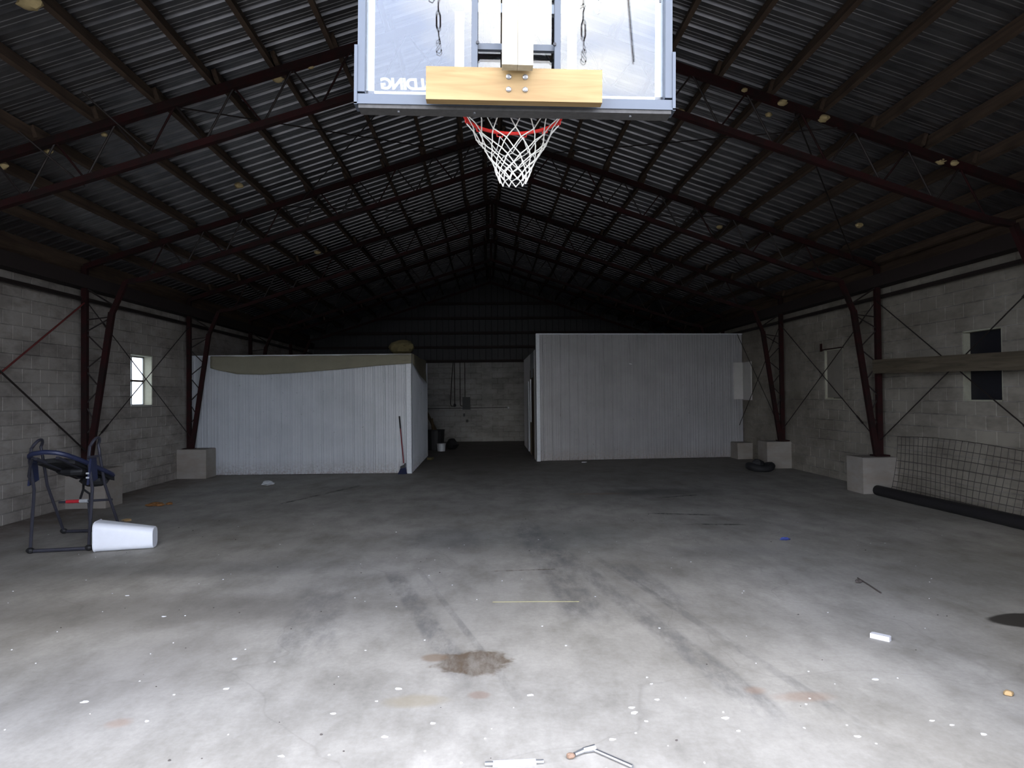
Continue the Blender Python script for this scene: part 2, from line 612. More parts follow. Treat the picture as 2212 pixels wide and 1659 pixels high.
def tag(o, label, cat, group=None):
    o['label'] = label
    o['category'] = cat
    if group:
        o['group'] = group
    return o


def struct(o, label=None):
    o['kind'] = 'structure'
    if label:
        o['label'] = label
    return o


def arc(cx, cz, r, a0, a1, n=10):
    return [(cx + r * math.cos(math.radians(a0 + (a1 - a0) * i / n)), cz + r * math.sin(math.radians(a0 + (a1 - a0) * i / n))) for i in range(n + 1)]


# ------------------------------------------------------------------ dimensions of the hall
XL, XR = -6.6, 6.85          # inside faces of the block walls
YF, YB = 2.5, 26.0           # front opening, end wall
XC, ZR, SL = 0.15, 6.03, 0.333   # ridge line, chord height at ridge, roof pitch
SKEW = 0.02                  # the frames stand slightly out of square
FRAMES = [7.6, 11.5, 15.4, 19.3, 23.2]


def chord_z(x):
    return ZR - SL * abs(x - XC)


# ------------------------------------------------------------------ floor and ground
struct(MB().box(-6.9, 7.15, 2.2, 26.3, -0.2, 0.0).obj('floor', M['floor']), 'stained grey concrete slab')
g_ = MB().box(-60, 60, -70, 2.2, -0.35, -0.04)
g_.box(-60, -6.9, 2.2, 60, -0.35, -0.04).box(7.15, 60, 2.2, 60, -0.35, -0.04)
struct(g_.obj('ground', M['ground']), 'dark gravel yard outside the hall')

# ------------------------------------------------------------------ block walls
BL, BH, Z0 = 0.4, 0.2, -0.045
BTOP = 3.955


def wall(name, label, inner, sgn, y0, y1, openings, mat, indiv, axis='x', back=0.2, top=BTOP):
    """mortar core with separate blocks standing proud on the inner face.
       openings: (y0, y1, z0, z1); indiv: (ya, yb) range whose blocks are single objects"""
    core = MB()
    ys = sorted({y0, y1} | {v for o in openings for v in o[:2]})
    c0, c1 = (inner, inner + sgn * back)

    def slab(a, b, za, zb):
        if zb - za < 1e-4 or b - a < 1e-4:
            return
        lo, hi = min(c0, c1), max(c0, c1)
        if axis == 'x':
            core.box(lo, hi, a, b, za, zb)
        else:
            core.box(a, b, lo, hi, za, zb)
    for a, b in zip(ys[:-1], ys[1:]):
        mid = (a + b) / 2
        op = [o for o in openings if o[0] < mid < o[1]]
        if op:
            slab(a, b, 0, op[0][2])
            slab(a, b, op[0][3], top)
        else:
            slab(a, b, 0, top)
    w = struct(core.obj(name, M['mortar']), label)
    proud, joint = 0.0045, 0.010
    cache = {}
    rest = MB()
    singles = []
    rnd = random.Random(len(name))
    nrow = int(round((top - Z0) / BH))
    for r in range(nrow):
        za, zb = max(0.002, Z0 + r * BH + joint / 2), Z0 + (r + 1) * BH - joint / 2
        y = y0 - (BL / 2 if r % 2 else 0)
        while y < y1:
            a, b = max(y0, y) + joint / 2, min(y1, y + BL) - joint / 2
            y += BL
            segs = [(a, b)]
            for o in openings:
                if zb > o[2] + 0.02 and za < o[3] - 0.02:
                    new = []
                    for p, q in segs:
                        if q <= o[0] or p >= o[1]:
                            new.append((p, q))
                            continue
                        if p < o[0] - 0.02:
                            new.append((p, o[0]))
                        if q > o[1] + 0.02:
                            new.append((o[1], q))
                    segs = new
            for p, q in segs:
                if q - p > 0.03:
                    singles.append((p, q, za, zb))
    singles.sort(key=lambda k: (0 if indiv[0] <= (k[0] + k[1]) / 2 <= indiv[1] else 1, (k[0] + k[1]) / 2 if axis == 'x' else 0))
    for i, (p, q, za, zb) in enumerate(singles):
        jit = rnd.uniform(-0.002, 0.003)
        lo, hi = inner - sgn * (proud + jit), inner + sgn * 0.03
        if indiv[0] <= (p + q) / 2 <= indiv[1] and i < 300:
            key = (round(q - p, 3), round(zb - za, 3))
            if key not in cache:
                hx, hy, hz = 0.0185, key[0] / 2, key[1] / 2
                e = 0.006
                # block with eased front edges
                vs, f = [], -sgn
                for xx, s_ in ((hx, 1.0), (-hx + e, 1.0), (-hx, 0.0)):
                    iy, iz = (hy, hz) if s_ else (hy - e, hz - e)
                    vs += [(xx * -f, -iy, -iz), (xx * -f, iy, -iz), (xx * -f, iy, iz), (xx * -f, -iy, iz)]
                if axis == 'y':
                    vs = [(v[1], v[0], v[2]) for v in vs]
                fs = [(0, 1, 2, 3), (8, 9, 10, 11)] + [(l * 4 + k, l * 4 + (k + 1) % 4, l * 4 + 4 + (k + 1) % 4, l * 4 + 4 + k) for l in (0, 1) for k in range(4)]
                cache[key] = MB().add(vs, fs).mesh('block', mat)
            cpos = (lo + hi) / 2
            loc = (cpos, (p + q) / 2, (za + zb) / 2) if axis == 'x' else ((p + q) / 2, cpos, (za + zb) / 2)
            link('block', cache[key], w, loc)
        else:
            l2, h2 = min(lo, hi), max(lo, hi)
            if axis == 'x':
                rest.box(l2, h2, p, q, za, zb)
            else:
                rest.box(p, q, l2, h2, za, zb)
    if rest.v:
        o = rest.obj('block_courses', mat, w)
        o['kind'] = 'stuff'
    return w


WZ0, WZ1 = 1.555, 2.555
wl = wall('wall_left', 'grey concrete block wall on the left', XL, -1, YF, YB,
          [(13.1, 13.95, WZ0, WZ1)], M['block'], (8.9, 15.6))
wr = wall('wall_right', 'grey concrete block wall on the right', XR, 1, YF, YB,
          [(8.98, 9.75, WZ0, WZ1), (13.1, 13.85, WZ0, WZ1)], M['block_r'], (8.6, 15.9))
wb = wall('wall_back', 'dim concrete block end wall between the sheds', YB, 1, XL, XR,
          [], M['block_b'], (-2.4, 1.5), axis='y', top=2.955)

# gable above the end wall: dark vertical sheeting on girts
rz = lambda x: chord_z(x) + 0.21
ga = MB()
x = XL
while x < XR - 0.01:
    x2 = min(x + 0.2286, XR)
    ga.add([(x, YB + 0.02, 2.955), (x + 0.16, YB + 0.02, 2.955), (x + 0.175, YB - 0.005, 2.955), (x2, YB - 0.005, 2.955),
            (x, YB + 0.02, rz(x)), (x + 0.16, YB + 0.02, rz(x + 0.16)), (x + 0.175, YB - 0.005, rz(x + 0.175)), (x2, YB - 0.005, rz(x2))],
           [(0, 1, 5, 4), (1, 2, 6, 5), (2, 3, 7, 6)])
    x = x2
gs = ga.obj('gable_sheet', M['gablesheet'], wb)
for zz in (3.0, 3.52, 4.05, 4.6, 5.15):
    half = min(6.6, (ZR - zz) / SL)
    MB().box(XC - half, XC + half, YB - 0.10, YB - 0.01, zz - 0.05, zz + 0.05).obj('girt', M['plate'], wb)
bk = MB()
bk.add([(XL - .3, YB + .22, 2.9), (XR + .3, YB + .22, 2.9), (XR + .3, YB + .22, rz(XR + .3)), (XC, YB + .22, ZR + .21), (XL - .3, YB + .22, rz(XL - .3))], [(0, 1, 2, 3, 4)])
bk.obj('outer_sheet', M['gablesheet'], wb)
# pilaster in the end wall
MB().box(-0.19, 0.19, YB - 0.035, YB + 0.02, 0.0, 2.95).obj('pilaster', M['block_b'], wb)

# front gable with the wide doorway the daylight comes through
DX0, DX1, DZ = -3.5, 2.8, 4.70
fw = MB()
fw.box(XL - 0.2, DX0, YF - 0.2, YF, 0, 3.8).box(DX1, XR + 0.2, YF - 0.2, YF, 0, 3.8)
fw.prism([(XL - 0.2, 3.8), (DX0, 3.8), (DX0, DZ), (DX0, rz(DX0)), (XL - .2, rz(XL - .2))], 'y', YF - 0.2, YF)
fw.prism([(DX1, 3.8), (XR + 0.2, 3.8), (XR + .2, rz(XR + .2)), (DX1, rz(DX1)), (DX1, DZ)], 'y', YF - 0.2, YF)
fw.prism([(DX0, DZ), (DX1, DZ), (DX1, rz(DX1)), (XC, ZR + 0.2), (DX0, rz(DX0))], 'y', YF - 0.2, YF)
struct(fw.obj('wall_front', M['outer']), 'front gable wall around the wide open doorway')

# ------------------------------------------------------------------ roof: ceiling > roof panels, purlins
ceil = struct(MB().bar((XC, YF - 0.3, ZR + 0.27), (XC, YB + 0.3, ZR + 0.27), 0.35, 0.02).obj('ceiling', M['sheet']), 'open metal roof on timber purlins')
EAVE = 7.15
slope_len = math.hypot(EAVE, EAVE * SL)
ang = math.atan(SL)


def rib_profile(width=0.9144, ribs=4, h=0.026, lap=False):
    rb = 0.152 if lap else 0.166
    """one sheet across its width: four main ribs and two small ones between"""
    pts = [(0.0, 0.0)]
    p = width / ribs
    for i in range(ribs):
        b = i * p
        pts += [(b + 0.045, 0), (b + 0.052, 0.004), (b + 0.064, 0.004), (b + 0.071, 0), (b + 0.105, 0), (b + 0.112, 0.004), (b + 0.124, 0.004), (b + 0.131, 0),
                (b + rb, 0), (b + rb + 0.012, h), (b + 0.204, h), (b + 0.216, 0)]
    pts += [(width + 0.045, 0.0), (width + 0.052, 0.004), (width + 0.06, 0.004)] if lap else [(width, 0.0)]
    return pts


RP = rib_profile(lap=True)
pan = MB()
n = len(RP)
pan.add([(0, y, z) for y, z in RP] + [(slope_len, y, z) for y, z in RP], [(i, i + 1, n + i + 1, n + i) for i in range(n - 1)])
pme = pan.mesh('roof_panel', M['sheet'])
k = 0
y = YF - 0.35
while y < YB + 0.3:
    for sgn in (-1, 1):
        o = link('roof_panel', pme, ceil)
        # local x runs down the slope, local y along the hall
        if sgn > 0:
            o.rotation_euler = (0, ang, 0)
        else:
            o.matrix_local = Matrix.Translation((XC, y, ZR + 0.205 + (k % 2) * 0.002)) @ Matrix(((-1, 0, 0, 0), (0, 1, 0, 0), (0, 0, 1, 0), (0, 0, 0, 1))) @ Matrix.Rotation(ang, 4, 'Y')
            continue
        o.location = (XC, y, ZR + 0.205 + (k % 2) * 0.002)
    y += 0.9144
    k += 1

# lapped timber purlins, one length per bay
PB = [2.3, 3.7] + FRAMES + [26.1]
PD_L = [0.10] + [1.78 + 0.62 * (i - 2) for i in range(0, 10)]
PD_R = [0.11] + [2.46 + 0.59 * (i - 3) for i in range(0, 11)]
pcache = {}
rnd = random.Random(3)
for side, PD in ((-1, PD_L), (1, PD_R)):
    for d in PD:
        if d < 0.05 or d > 6.75:
            continue
        for b, (ya, yb) in enumerate(zip(PB[:-1], PB[1:])):
            L = round(yb - ya + 0.18, 3)
            if L not in pcache:
                pcache[L] = MB().box(-0.024, 0.024, 0, L, 0.0, 0.14).mesh('purlin', M['purlin'])
            xx = XC + side * (d + (0.026 if b % 2 else -0.026)) + rnd.uniform(-0.01, 0.01)
            o = link('purlin', pcache[L], ceil, (xx, ya - 0.09 + SKEW * xx, chord_z(xx) + 0.045), (0, side * ang + rnd.uniform(-0.03, 0.03), rnd.uniform(-0.002, 0.002)))

# eave timbers and angles along the wall heads
for side, xw in ((-1, XL), (1, XR)):
    t = 'left' if side < 0 else 'right'
    e = MB().box(min(xw, xw - side * 0.22), max(xw, xw - side * 0.22), YF, YB, 3.49, 3.70)
    struct(e.obj('trim_%d' % (1 if side < 0 else 2), M['plate']), 'dark timber eave beam along the %s wall' % t)
    e3 = MB().box(min(xw, xw - side * 0.05), max(xw, xw - side * 0.05), YF, YB, 3.70, 4.02)
    struct(e3.obj('trim_%d' % (5 if side < 0 else 6), M['purlin']), 'brown timber closing the eave above the %s wall' % t)
    e2 = MB().box(min(xw - side * 0.06, xw - side * 0.13), max(xw - side * 0.06, xw - side * 0.13), YF, YB, 3.30, 3.355)
    struct(e2.obj('trim_%d' % (3 if side < 0 else 4), M['rod']), 'dark steel angle under the eave beam on the %s wall' % t)

# ------------------------------------------------------------------ steel frames
ord_names = ['nearest the hoop', 'second from the hoop', 'at the left shed front',
             'fourth from the hoop, above the two white sheds', 'last and farthest, before the end wall']
PXL, PXR = XL + 0.16, XR - 0.16      # outer posts


def make_frame(i, Y):
    fr = thing('steel_frame', 'red steel roof truss and V columns, ' + ord_names[i], 'roof truss', (0, Y, 0))
    P = lambda x, z: (x, SKEW * x, z)
    for side in (-1, 1):
        xo = PXL if side < 0 else PXR
        # top chord
        MB().bar(P(xo, chord_z(xo)), P(XC, ZR), 0.075, 0.085).obj('top_chord', M['steel'], fr)
        # knee of the bottom chord
        xk = xo - side * 0.42
        zk = 3.08
        xb = xo - side * 0.95
        zb_ = chord_z(xb) - 0.54
        pts = [P(xk, zk), P(xk - side * 0.06, zk + 0.14), P(xk - side * 0.22, zb_ - 0.02), P(xb, zb_ + 0.03), P(XC, ZR - 0.54)]
        bc = MB()
        for a, b in zip(pts[:-1], pts[1:]):
            bc.bar(a, b, 0.075, 0.07)
        bc.obj('bottom_chord', M['steel'], fr)
        # outer post and raking leg of the column
        zt = chord_z(xo)
        MB().bar(P(xo, 0.62), P(xo, zt), 0.085, 0.075, (0, 1, 0)).obj('column_post', M['steel'], fr)
        MB().bar(P(xo - side * 0.055, 0.62), P(xk, zk + 0.02), 0.085, 0.075, (0, 1, 0)).obj('column_leg', M['steel'], fr)
        MB().box(xo - 0.12, xo + 0.12, SKEW * xo - 0.1, SKEW * xo + 0.1, 0.605, 0.63).obj('base_plate', M['steel'], fr)
        # zigzag lacing of the column
        zs = [3.02, 2.78, 2.45, 2.18, 1.88, 1.62, 1.34, 1.12]
        lx = lambda z: xo - side * (0.055 + (0.42 - 0.055) * (z - 0.62) / (zk - 0.62))
        MB().tube([P(xo, 2.98), P(lx(3.03), 3.03)], 0.011, 6).obj('lacing_rod', M['rod'], fr)
        for j, (za, zb2) in enumerate(zip(zs[:-1], zs[1:])):
            a = P(xo, za) if j % 2 else P(lx(za), za)
            b = P(lx(zb2), zb2) if j % 2 else P(xo, zb2)
            if i < 3:
                MB().tube([a, b], 0.011, 6).obj('lacing_rod', M['rod'], fr)
        # web of the truss
        x = xo - side * 0.95
        j = 0
        while side * (x - XC) > 0.35:
            x2 = x - side * 0.31
            a = P(x, chord_z(x) - 0.52) if j % 2 == 0 else P(x, chord_z(x) - 0.02)
            b = P(x2, chord_z(x2) - 0.02) if j % 2 == 0 else P(x2, chord_z(x2) - 0.52)
            MB().tube([a, b], 0.0115, 6).obj('web_rod', M['steel'] if j % 3 == 0 else M['rod'], fr)
            x = x2
            j += 1
        MB().tube([P(xk - side * 0.05, zk + 0.12), P(xo, 3.5)], 0.014, 6).obj('knee_rod', M['rod'], fr)
    MB().bar(P(XC, ZR - 0.54), P(XC, ZR), 0.06, 0.06, (0, 1, 0)).obj('king_post', M['steel'], fr)
    return fr


for i, Y in enumerate(FRAMES):
    make_frame(i, Y)

# concrete piers under the columns
for x0, x1, Y, zt, lab in ((XL, XL + 0.62, 11.37, 0.61, 'concrete pier against the left wall, behind the inversion table'),
                           (XL, XL + 0.62, 15.27, 0.62, 'concrete pier on the left, standing before the white shed under the tarp'),
                           (XR - 0.60, XR, 11.64, 0.605, 'large concrete pier on the right beside the leaning wire mesh'),
                           (XR - 0.56, XR, 15.70, 0.60, 'concrete pier on the right beside the old tyre'),
                           (XR - 0.40, XR, 17.98, 0.42, 'low dark concrete stub at the corner of the right white shed')):
    b = MB()
    h = 0.26
    e = 0.012
    rn = random.Random(int(Y * 10))
    vs = []
    for z, ins in ((0, 0), (zt - e, 0), (zt, e)):
        for (xx, yy) in ((x0 + 0.0, Y - h + ins), (x1 - ins if x0 == XL else x1, Y - h + ins), (x1 - ins if x0 == XL else x1, Y + h - ins), (x0 if x0 == XL else x0 + ins, Y + h - ins)):
            vs.append((xx + (0 if xx in (XL, XR) else rn.uniform(-0.006, 0.006)), yy + rn.uniform(-0.006, 0.006), z))
    b.add(vs, [(0, 1, 2, 3), (8, 9, 10, 11)] + [(l * 4 + q, l * 4 + (q + 1) % 4, l * 4 + 4 + (q + 1) % 4, l * 4 + 4 + q) for l in (0, 1) for q in range(4)])
    tag(b.obj('concrete_pier', M['pier']), lab, 'pier', 'concrete column piers')

# ------------------------------------------------------------------ rod bracing between columns
def brace(side, ya, yb, label, mats=('rod', 'rod'), r=0.009, skip=None):
    xo = (PXL if side < 0 else PXR) - side * 0.02
    t = thing('cross_brace', label, 'brace', (xo, (ya + yb) / 2, 0), group='wall rod bracing')
    hy = (yb - ya) / 2
    for j, (z0, z1) in enumerate(((0.86, 3.27), (3.27, 0.86))):
        o = -0.012 + 0.024 * j
        MB().tube([(o, -hy, z0), (o, hy, z1)], r, 6).obj('rod', M[mats[j]], t)
        zc = z0 + (z1 - z0) * 0.12
        yc = -hy + 2 * hy * 0.12
        zd = z0 + (z1 - z0) * 0.17
        yd = -hy + 2 * hy * 0.17
        MB().tube([(o, yc, zc), (o, yd, zd)], r * 1.9, 6).obj('turnbuckle', M[mats[j]], t)


sk = lambda s, Y: Y + SKEW * (PXL if s < 0 else PXR)
brace(-1, sk(-1, 7.6), sk(-1, 11.5), 'rust-red crossed rods on the left wall, on the near side of the first V column', ('redrod', 'rod'), 0.014)
brace(-1, sk(-1, 11.5), sk(-1, 15.4), 'crossed rods in front of the bright left window')
brace(1, sk(1, 7.6), sk(1, 11.5), 'crossed rods in front of the blacked-out right window')
brace(1, sk(1, 11.5), sk(1, 15.4), 'crossed rods in front of the blocked-up right window')
brace(1, sk(1, 15.4), 18.2, 'crossed rods in front of the white foam board')


def roof_brace(label, segs):
    t = thing('roof_brace', label, 'brace', (segs[0][0][0], segs[0][0][1], segs[0][0][2]), group='thin rods under the roof')
    b0 = Vector(segs[0][0])
    for a, b in segs:
        MB().tube([Vector(a) - b0, Vector(b) - b0], 0.009, 5).obj('rod', M['rod'], t)


def under(x, Y, off=-0.05):
    return (x, Y + SKEW * x, chord_z(x) + off)


for (ya, yb, nm) in ((7.6, 11.5, 'between the first and second truss'), (11.5, 15.4, 'between the second and third truss')):
    roof_brace('thin crossed rods under the left roof slope ' + nm, [(under(-3.3, ya), under(-0.5, yb)), (under(-0.3, ya), under(-3.0, yb))])
    roof_brace('thin crossed rods under the right roof slope ' + nm, [(under(3.5, ya), under(6.3, yb)), (under(4.0, ya), under(0.9, yb))])
roof_brace('thin red rods hanging from the purlins before the left end of the first truss',
           [((-3.94, 6.9, 4.72), (-3.52, 7.62, 4.27)), ((-4.75, 7.2, 4.45), (-4.35, 7.68, 4.02))])

# ------------------------------------------------------------------ windows
def window(idx, xw, side, y0, y1, kind, label):
    """reveal, sash and pane set into the block wall"""
    d = 0.2
    w = MB()
    xo = xw + side * d
    lo, hi = sorted((xw + side * 0.001, xo))
    w.box(lo, hi, y0, y0 + 0.02, WZ0, WZ1).box(lo, hi, y1 - 0.02, y1, WZ0, WZ1)
    w.box(lo, hi, y0, y1, WZ1 - 0.02, WZ1).box(lo, hi, y0, y1, WZ0, WZ0 + 0.02)
    root = struct(w.obj('window_%d' % idx, M['jamb']), label)
    xs = xw + side * 0.15
    a, b = sorted((xs, xs + side * 0.03))
    if kind == 'lit':
        ym, zm = y0 + 0.36, (WZ0 + WZ1) / 2
        f = MB()
        f.box(a, b, y0 + 0.02, y0 + 0.05, WZ0 + .02, WZ1 - .02).box(a, b, y1 - 0.05, y1 - 0.02, WZ0 + .02, WZ1 - .02)
        f.box(a, b, y0 + .02, y1 - .02, WZ1 - .05, WZ1 - .02).box(a, b, y0 + .02, y1 - .02, WZ0 + .02, WZ0 + .05)
        f.obj('window_frame', M['winframe'], root)
        MB().box(a, b, y0 + .05, y1 - .05, zm - 0.018, zm + 0.018).obj('transom', M['darkwood'], root)
        MB().box(a, b, ym - 0.014, ym + 0.014, WZ0 + .05, WZ1 - .05).obj('mullion', M['winframe'], root)
        for (pa, pb) in ((y0 + .05, ym - .014), (ym + .014, y1 - .05)):
            for (qa, qb) in ((WZ0 + .05, zm - .018), (zm + .018, WZ1 - .05)):
                MB().box((a + b) / 2 - .003, (a + b) / 2 + .003, pa, pb, qa, qb).obj('pane', M['dusty'], root)
        MB().box(*sorted((xw - side * 0.012, xw + side * 0.14)), y0 + .02, y1 - .02, WZ0 + 0.0, WZ0 + 0.035).obj('window_sill', M['winframe'], root)
    elif kind == 'dark':
        c0, c1 = sorted((xw + side * 0.10, xw + side * 0.115))
        MB().box(c0, c1, y0 + .02, y1 - .02, WZ0 + .02, WZ1 - .02).obj('black_sheet', M['blackout'], root)
        e0, e1 = sorted((xw + side * 0.115, xw + side * 0.2))
        MB().box(e0, e1, y0 + .02, y1 - .02, WZ0 + .02, WZ1 - .02).obj('backing_board', M['darkwood'], root)
    else:
        c0, c1 = sorted((xw + side * 0.03, xw + side * 0.05))
        # filling board, bowed away from the far jamb so that a sliver of daylight shows
        MB().box(c0, c1, y0 + .02, y1 - .055, WZ0 + .045, WZ1 - .02).obj('filling_board', M['fillpanel'], root)
        e0, e1 = sorted((xw + side * 0.17, xw + side * 0.19))
        MB().box(e0, e1, y0 + .02, y1 - .06, WZ0 + .02, WZ1 - .02).box(e0, e1, y1 - .06, y1 - .02, WZ0 + .02, WZ0 + .3).box(e0, e1, y1 - .06, y1 - .02, WZ1 - .16, WZ1 - .02).obj('outer_board', M['fillpanel'], root)
        l0, l1 = sorted((xw - side * 0.02, xw + side * 0.02))
        MB().box(l0, l1, y0 - 0.02, y1 + 0.06, WZ1, WZ1 + 0.022).obj('steel_lintel', M['steel'], root)
        MB().box(l0, l1, y1 + 0.06, y1 + 0.14, WZ1 - 0.02, WZ1 + 0.14).obj('lintel_end', M['steel'], root)
    return root


window(1, XL, -1, 13.1, 13.95, 'lit', 'small four-paned window with bright daylight behind')
window(2, XR, 1, 8.98, 9.75, 'dark', 'window blacked out with dark sheeting')
window(3, XR, 1, 13.1, 13.85, 'fill', 'blocked-up window with a sliver of daylight at its edge')

# white foam board in the corner by the right shed
t = thing('foam_board', 'white foam board by the right shed, one leaf added for the glow on the shed', 'board', (XR - 0.02, 17.9, 1.52))
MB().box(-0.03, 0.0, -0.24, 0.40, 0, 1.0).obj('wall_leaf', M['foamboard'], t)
MB().box(-0.27, -0.03, 0.32, 0.35, 0.02, 1.0).obj('glow_leaf', M['foamboard'], t)  # white leaf added to stand in for the glow on the shed front

# ------------------------------------------------------------------ the two sheds
def vpanel_mesh(h, width=0.9144, ribs=4, frac=None):
    pr = rib_profile(width, ribs, 0.019)
    n = len(pr)
    return MB().add([(u, -v, 0) for u, v in pr] + [(u, -v, h) for u, v in pr], [(i, i + 1, n + i + 1, n + i) for i in range(n - 1)])


def panel_run(root, a, b, h, mat, name='panel'):
    """ribbed sheets side by side from a to b; ribs stand out to the right-hand side of a->b looking from above (towards -normal)"""
    a, b = Vector((*a, 0)), Vector((*b, 0))
    L = (b - a).length
    rz_ = math.atan2(b.y - a.y, b.x - a.x)
    full = vpanel_mesh(h).mesh(name, mat)
    u = 0.0
    while u < L - 0.02:
        w = min(0.9144, L - u)
        if w > 0.9:
            me = full
        else:
            ribs = max(1, int(w / 0.2286))
            pr = [(p, q) for p, q in rib_profile(0.9144, 4, 0.019) if p < w] + [(w, 0.0)]
            n = len(pr)
            me = MB().add([(p, -q, 0) for p, q in pr] + [(p, -q, h) for p, q in pr], [(i, i + 1, n + i + 1, n + i) for i in range(n - 1)]).mesh(name, mat)
        d = (b - a).normalized()
        p = a + d * u
        link(name, me, root, (p.x, p.y, 0.012), (0, 0, rz_))
        u += 0.9144


# left shed
s1 = thing('metal_shed', 'white ribbed metal shed on the left, a beige tarp over its top edge', 'shed', (0, 0, 0))
LSX0, LSX1, LSY, LSB, LSH = XL + 0.02, -1.68, 15.62, 19.9, 2.62
panel_run(s1, (LSX0, LSY - 0.04), (LSX1, LSY - 0.14), LSH, M['shed'])
panel_run(s1, (LSX1 + 0.005, LSY - 0.13), (LSX1 - 0.03, LSB), LSH, M['shed'], 'side_panel')
MB().box(LSX1 - 0.10, LSX1 + 0.008, LSY - 0.165, LSY - 0.155, 0, LSH + 0.02).box(LSX1, LSX1 + 0.012, LSY - 0.165, LSY - 0.08, 0, LSH + 0.02).obj('corner_trim', M['shedtrim'], s1)
MB().bar((LSX0, LSY - 0.05, LSH + 0.012), (LSX1 + 0.01, LSY - 0.15, LSH + 0.012), 0.07, 0.03).obj('top_trim', M['shedtrim'], s1)
MB().add([(LSX0, LSY, LSH - 0.01), (LSX1 - 0.02, LSY - 0.1, LSH - 0.01), (LSX1 - 0.05, LSB, LSH - 0.01), (LSX0, LSB, LSH - 0.01),
          (LSX0, LSY, LSH - 0.11), (LSX1 - 0.02, LSY - 0.1, LSH - 0.11), (LSX1 - 0.05, LSB, LSH - 0.11), (LSX0, LSB, LSH - 0.11)],
         [(0, 1, 2, 3), (4, 5, 6, 7), (0, 1, 5, 4), (1, 2, 6, 5), (2, 3, 7, 6), (3, 0, 4, 7)]).obj('shed_roof', M['plank'], s1)
MB().box(LSX0, LSX1 - 0.03, LSB - 0.05, LSB, 0, LSH).obj('rear_wall', M['shedtrim'], s1)

# right shed
s2 = thing('metal_shed', 'taller white ribbed metal shed standing farther back on the right', 'shed', (0, 0, 0))
RSX0, RSX1, RSY, RSB, RSH = 1.27, XR - 0.03, 17.86, 23.6, 3.27
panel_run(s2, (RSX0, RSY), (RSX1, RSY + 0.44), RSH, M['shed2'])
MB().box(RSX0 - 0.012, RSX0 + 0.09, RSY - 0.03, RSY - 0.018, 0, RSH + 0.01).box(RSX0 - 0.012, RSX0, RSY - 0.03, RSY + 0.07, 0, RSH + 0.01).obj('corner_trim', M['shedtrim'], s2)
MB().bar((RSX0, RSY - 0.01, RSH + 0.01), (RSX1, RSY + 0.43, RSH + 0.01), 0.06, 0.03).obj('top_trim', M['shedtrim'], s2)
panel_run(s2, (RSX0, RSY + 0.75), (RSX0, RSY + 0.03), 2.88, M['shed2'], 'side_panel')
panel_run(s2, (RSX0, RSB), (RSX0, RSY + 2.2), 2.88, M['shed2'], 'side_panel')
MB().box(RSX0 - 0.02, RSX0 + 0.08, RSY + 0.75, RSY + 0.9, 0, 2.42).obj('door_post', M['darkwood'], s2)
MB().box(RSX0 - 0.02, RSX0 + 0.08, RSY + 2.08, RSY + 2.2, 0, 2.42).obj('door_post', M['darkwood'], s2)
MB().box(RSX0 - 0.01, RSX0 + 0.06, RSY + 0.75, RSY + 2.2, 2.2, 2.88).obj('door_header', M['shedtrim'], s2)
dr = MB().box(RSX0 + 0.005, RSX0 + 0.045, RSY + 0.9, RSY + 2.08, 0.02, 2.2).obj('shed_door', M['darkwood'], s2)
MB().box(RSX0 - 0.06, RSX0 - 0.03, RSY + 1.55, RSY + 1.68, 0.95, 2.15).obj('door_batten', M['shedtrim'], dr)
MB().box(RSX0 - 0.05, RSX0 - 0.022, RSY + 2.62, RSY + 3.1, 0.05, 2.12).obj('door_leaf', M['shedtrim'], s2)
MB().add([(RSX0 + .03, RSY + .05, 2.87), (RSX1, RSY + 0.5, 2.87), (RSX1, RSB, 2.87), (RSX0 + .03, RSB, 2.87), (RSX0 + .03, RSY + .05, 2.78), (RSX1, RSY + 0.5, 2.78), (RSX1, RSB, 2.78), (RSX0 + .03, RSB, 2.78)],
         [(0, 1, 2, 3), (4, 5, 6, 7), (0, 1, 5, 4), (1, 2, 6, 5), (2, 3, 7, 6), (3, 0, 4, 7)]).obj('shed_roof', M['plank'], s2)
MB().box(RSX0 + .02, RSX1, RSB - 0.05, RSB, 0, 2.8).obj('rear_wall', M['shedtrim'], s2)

MB().prism([(3.71, 2.515), (3.78, 2.50), (3.79, 2.48), (3.73, 2.485)], 'y', RSY + 0.13, RSY + 0.145).obj('white_spot', M['flake'], s2)  # small white piece added as the pale spot on the shed front

# tarp over the left shed
NX, NZ = 60, 8
tv, tf = [], []
rnd = random.Random(11)
ctl = [(-6.08, 0.28), (-5.9, 0.33), (-5.5, 0.42), (-4.9, 0.435), (-4.2, 0.40), (-3.3, 0.34), (-2.4, 0.26), (-1.66, 0.215)]


def drop(x):
    for (xa, da), (xb, db) in zip(ctl[:-1], ctl[1:]):
        if xa <= x <= xb:
            s_ = (x - xa) / (xb - xa)
            return da + (db - da) * s_
    return ctl[0][1] if x < ctl[0][0] else ctl[-1][1]


for i in range(NX + 1):
    x = -6.08 + (4.42) * i / NX
    yf = LSY - 0.04 - 0.1 * (x - LSX0) / (LSX1 - LSX0) - 0.045
    tv.append((x, yf + 0.5, LSH + 0.035))
    tv.append((x, yf + 0.02, LSH + 0.035))
    for j in range(NZ):
        s_ = (j + 1) / NZ
        fold = 0.022 * math.sin(9 * x + 5 * s_) * s_ + 0.012 * math.sin(23 * x - 8 * s_ + 1) * s_ + 0.02 * math.sin((x * 3.1 + s_ * 7))
        tv.append((x, yf - 0.012 - abs(fold) * 0.8, LSH + 0.03 - drop(x) * s_))
w_ = NZ + 2
for i in range(NX):
    for j in range(w_ - 1):
        tf.append((i * w_ + j, (i + 1) * w_ + j, (i + 1) * w_ + j + 1, i * w_ + j + 1))
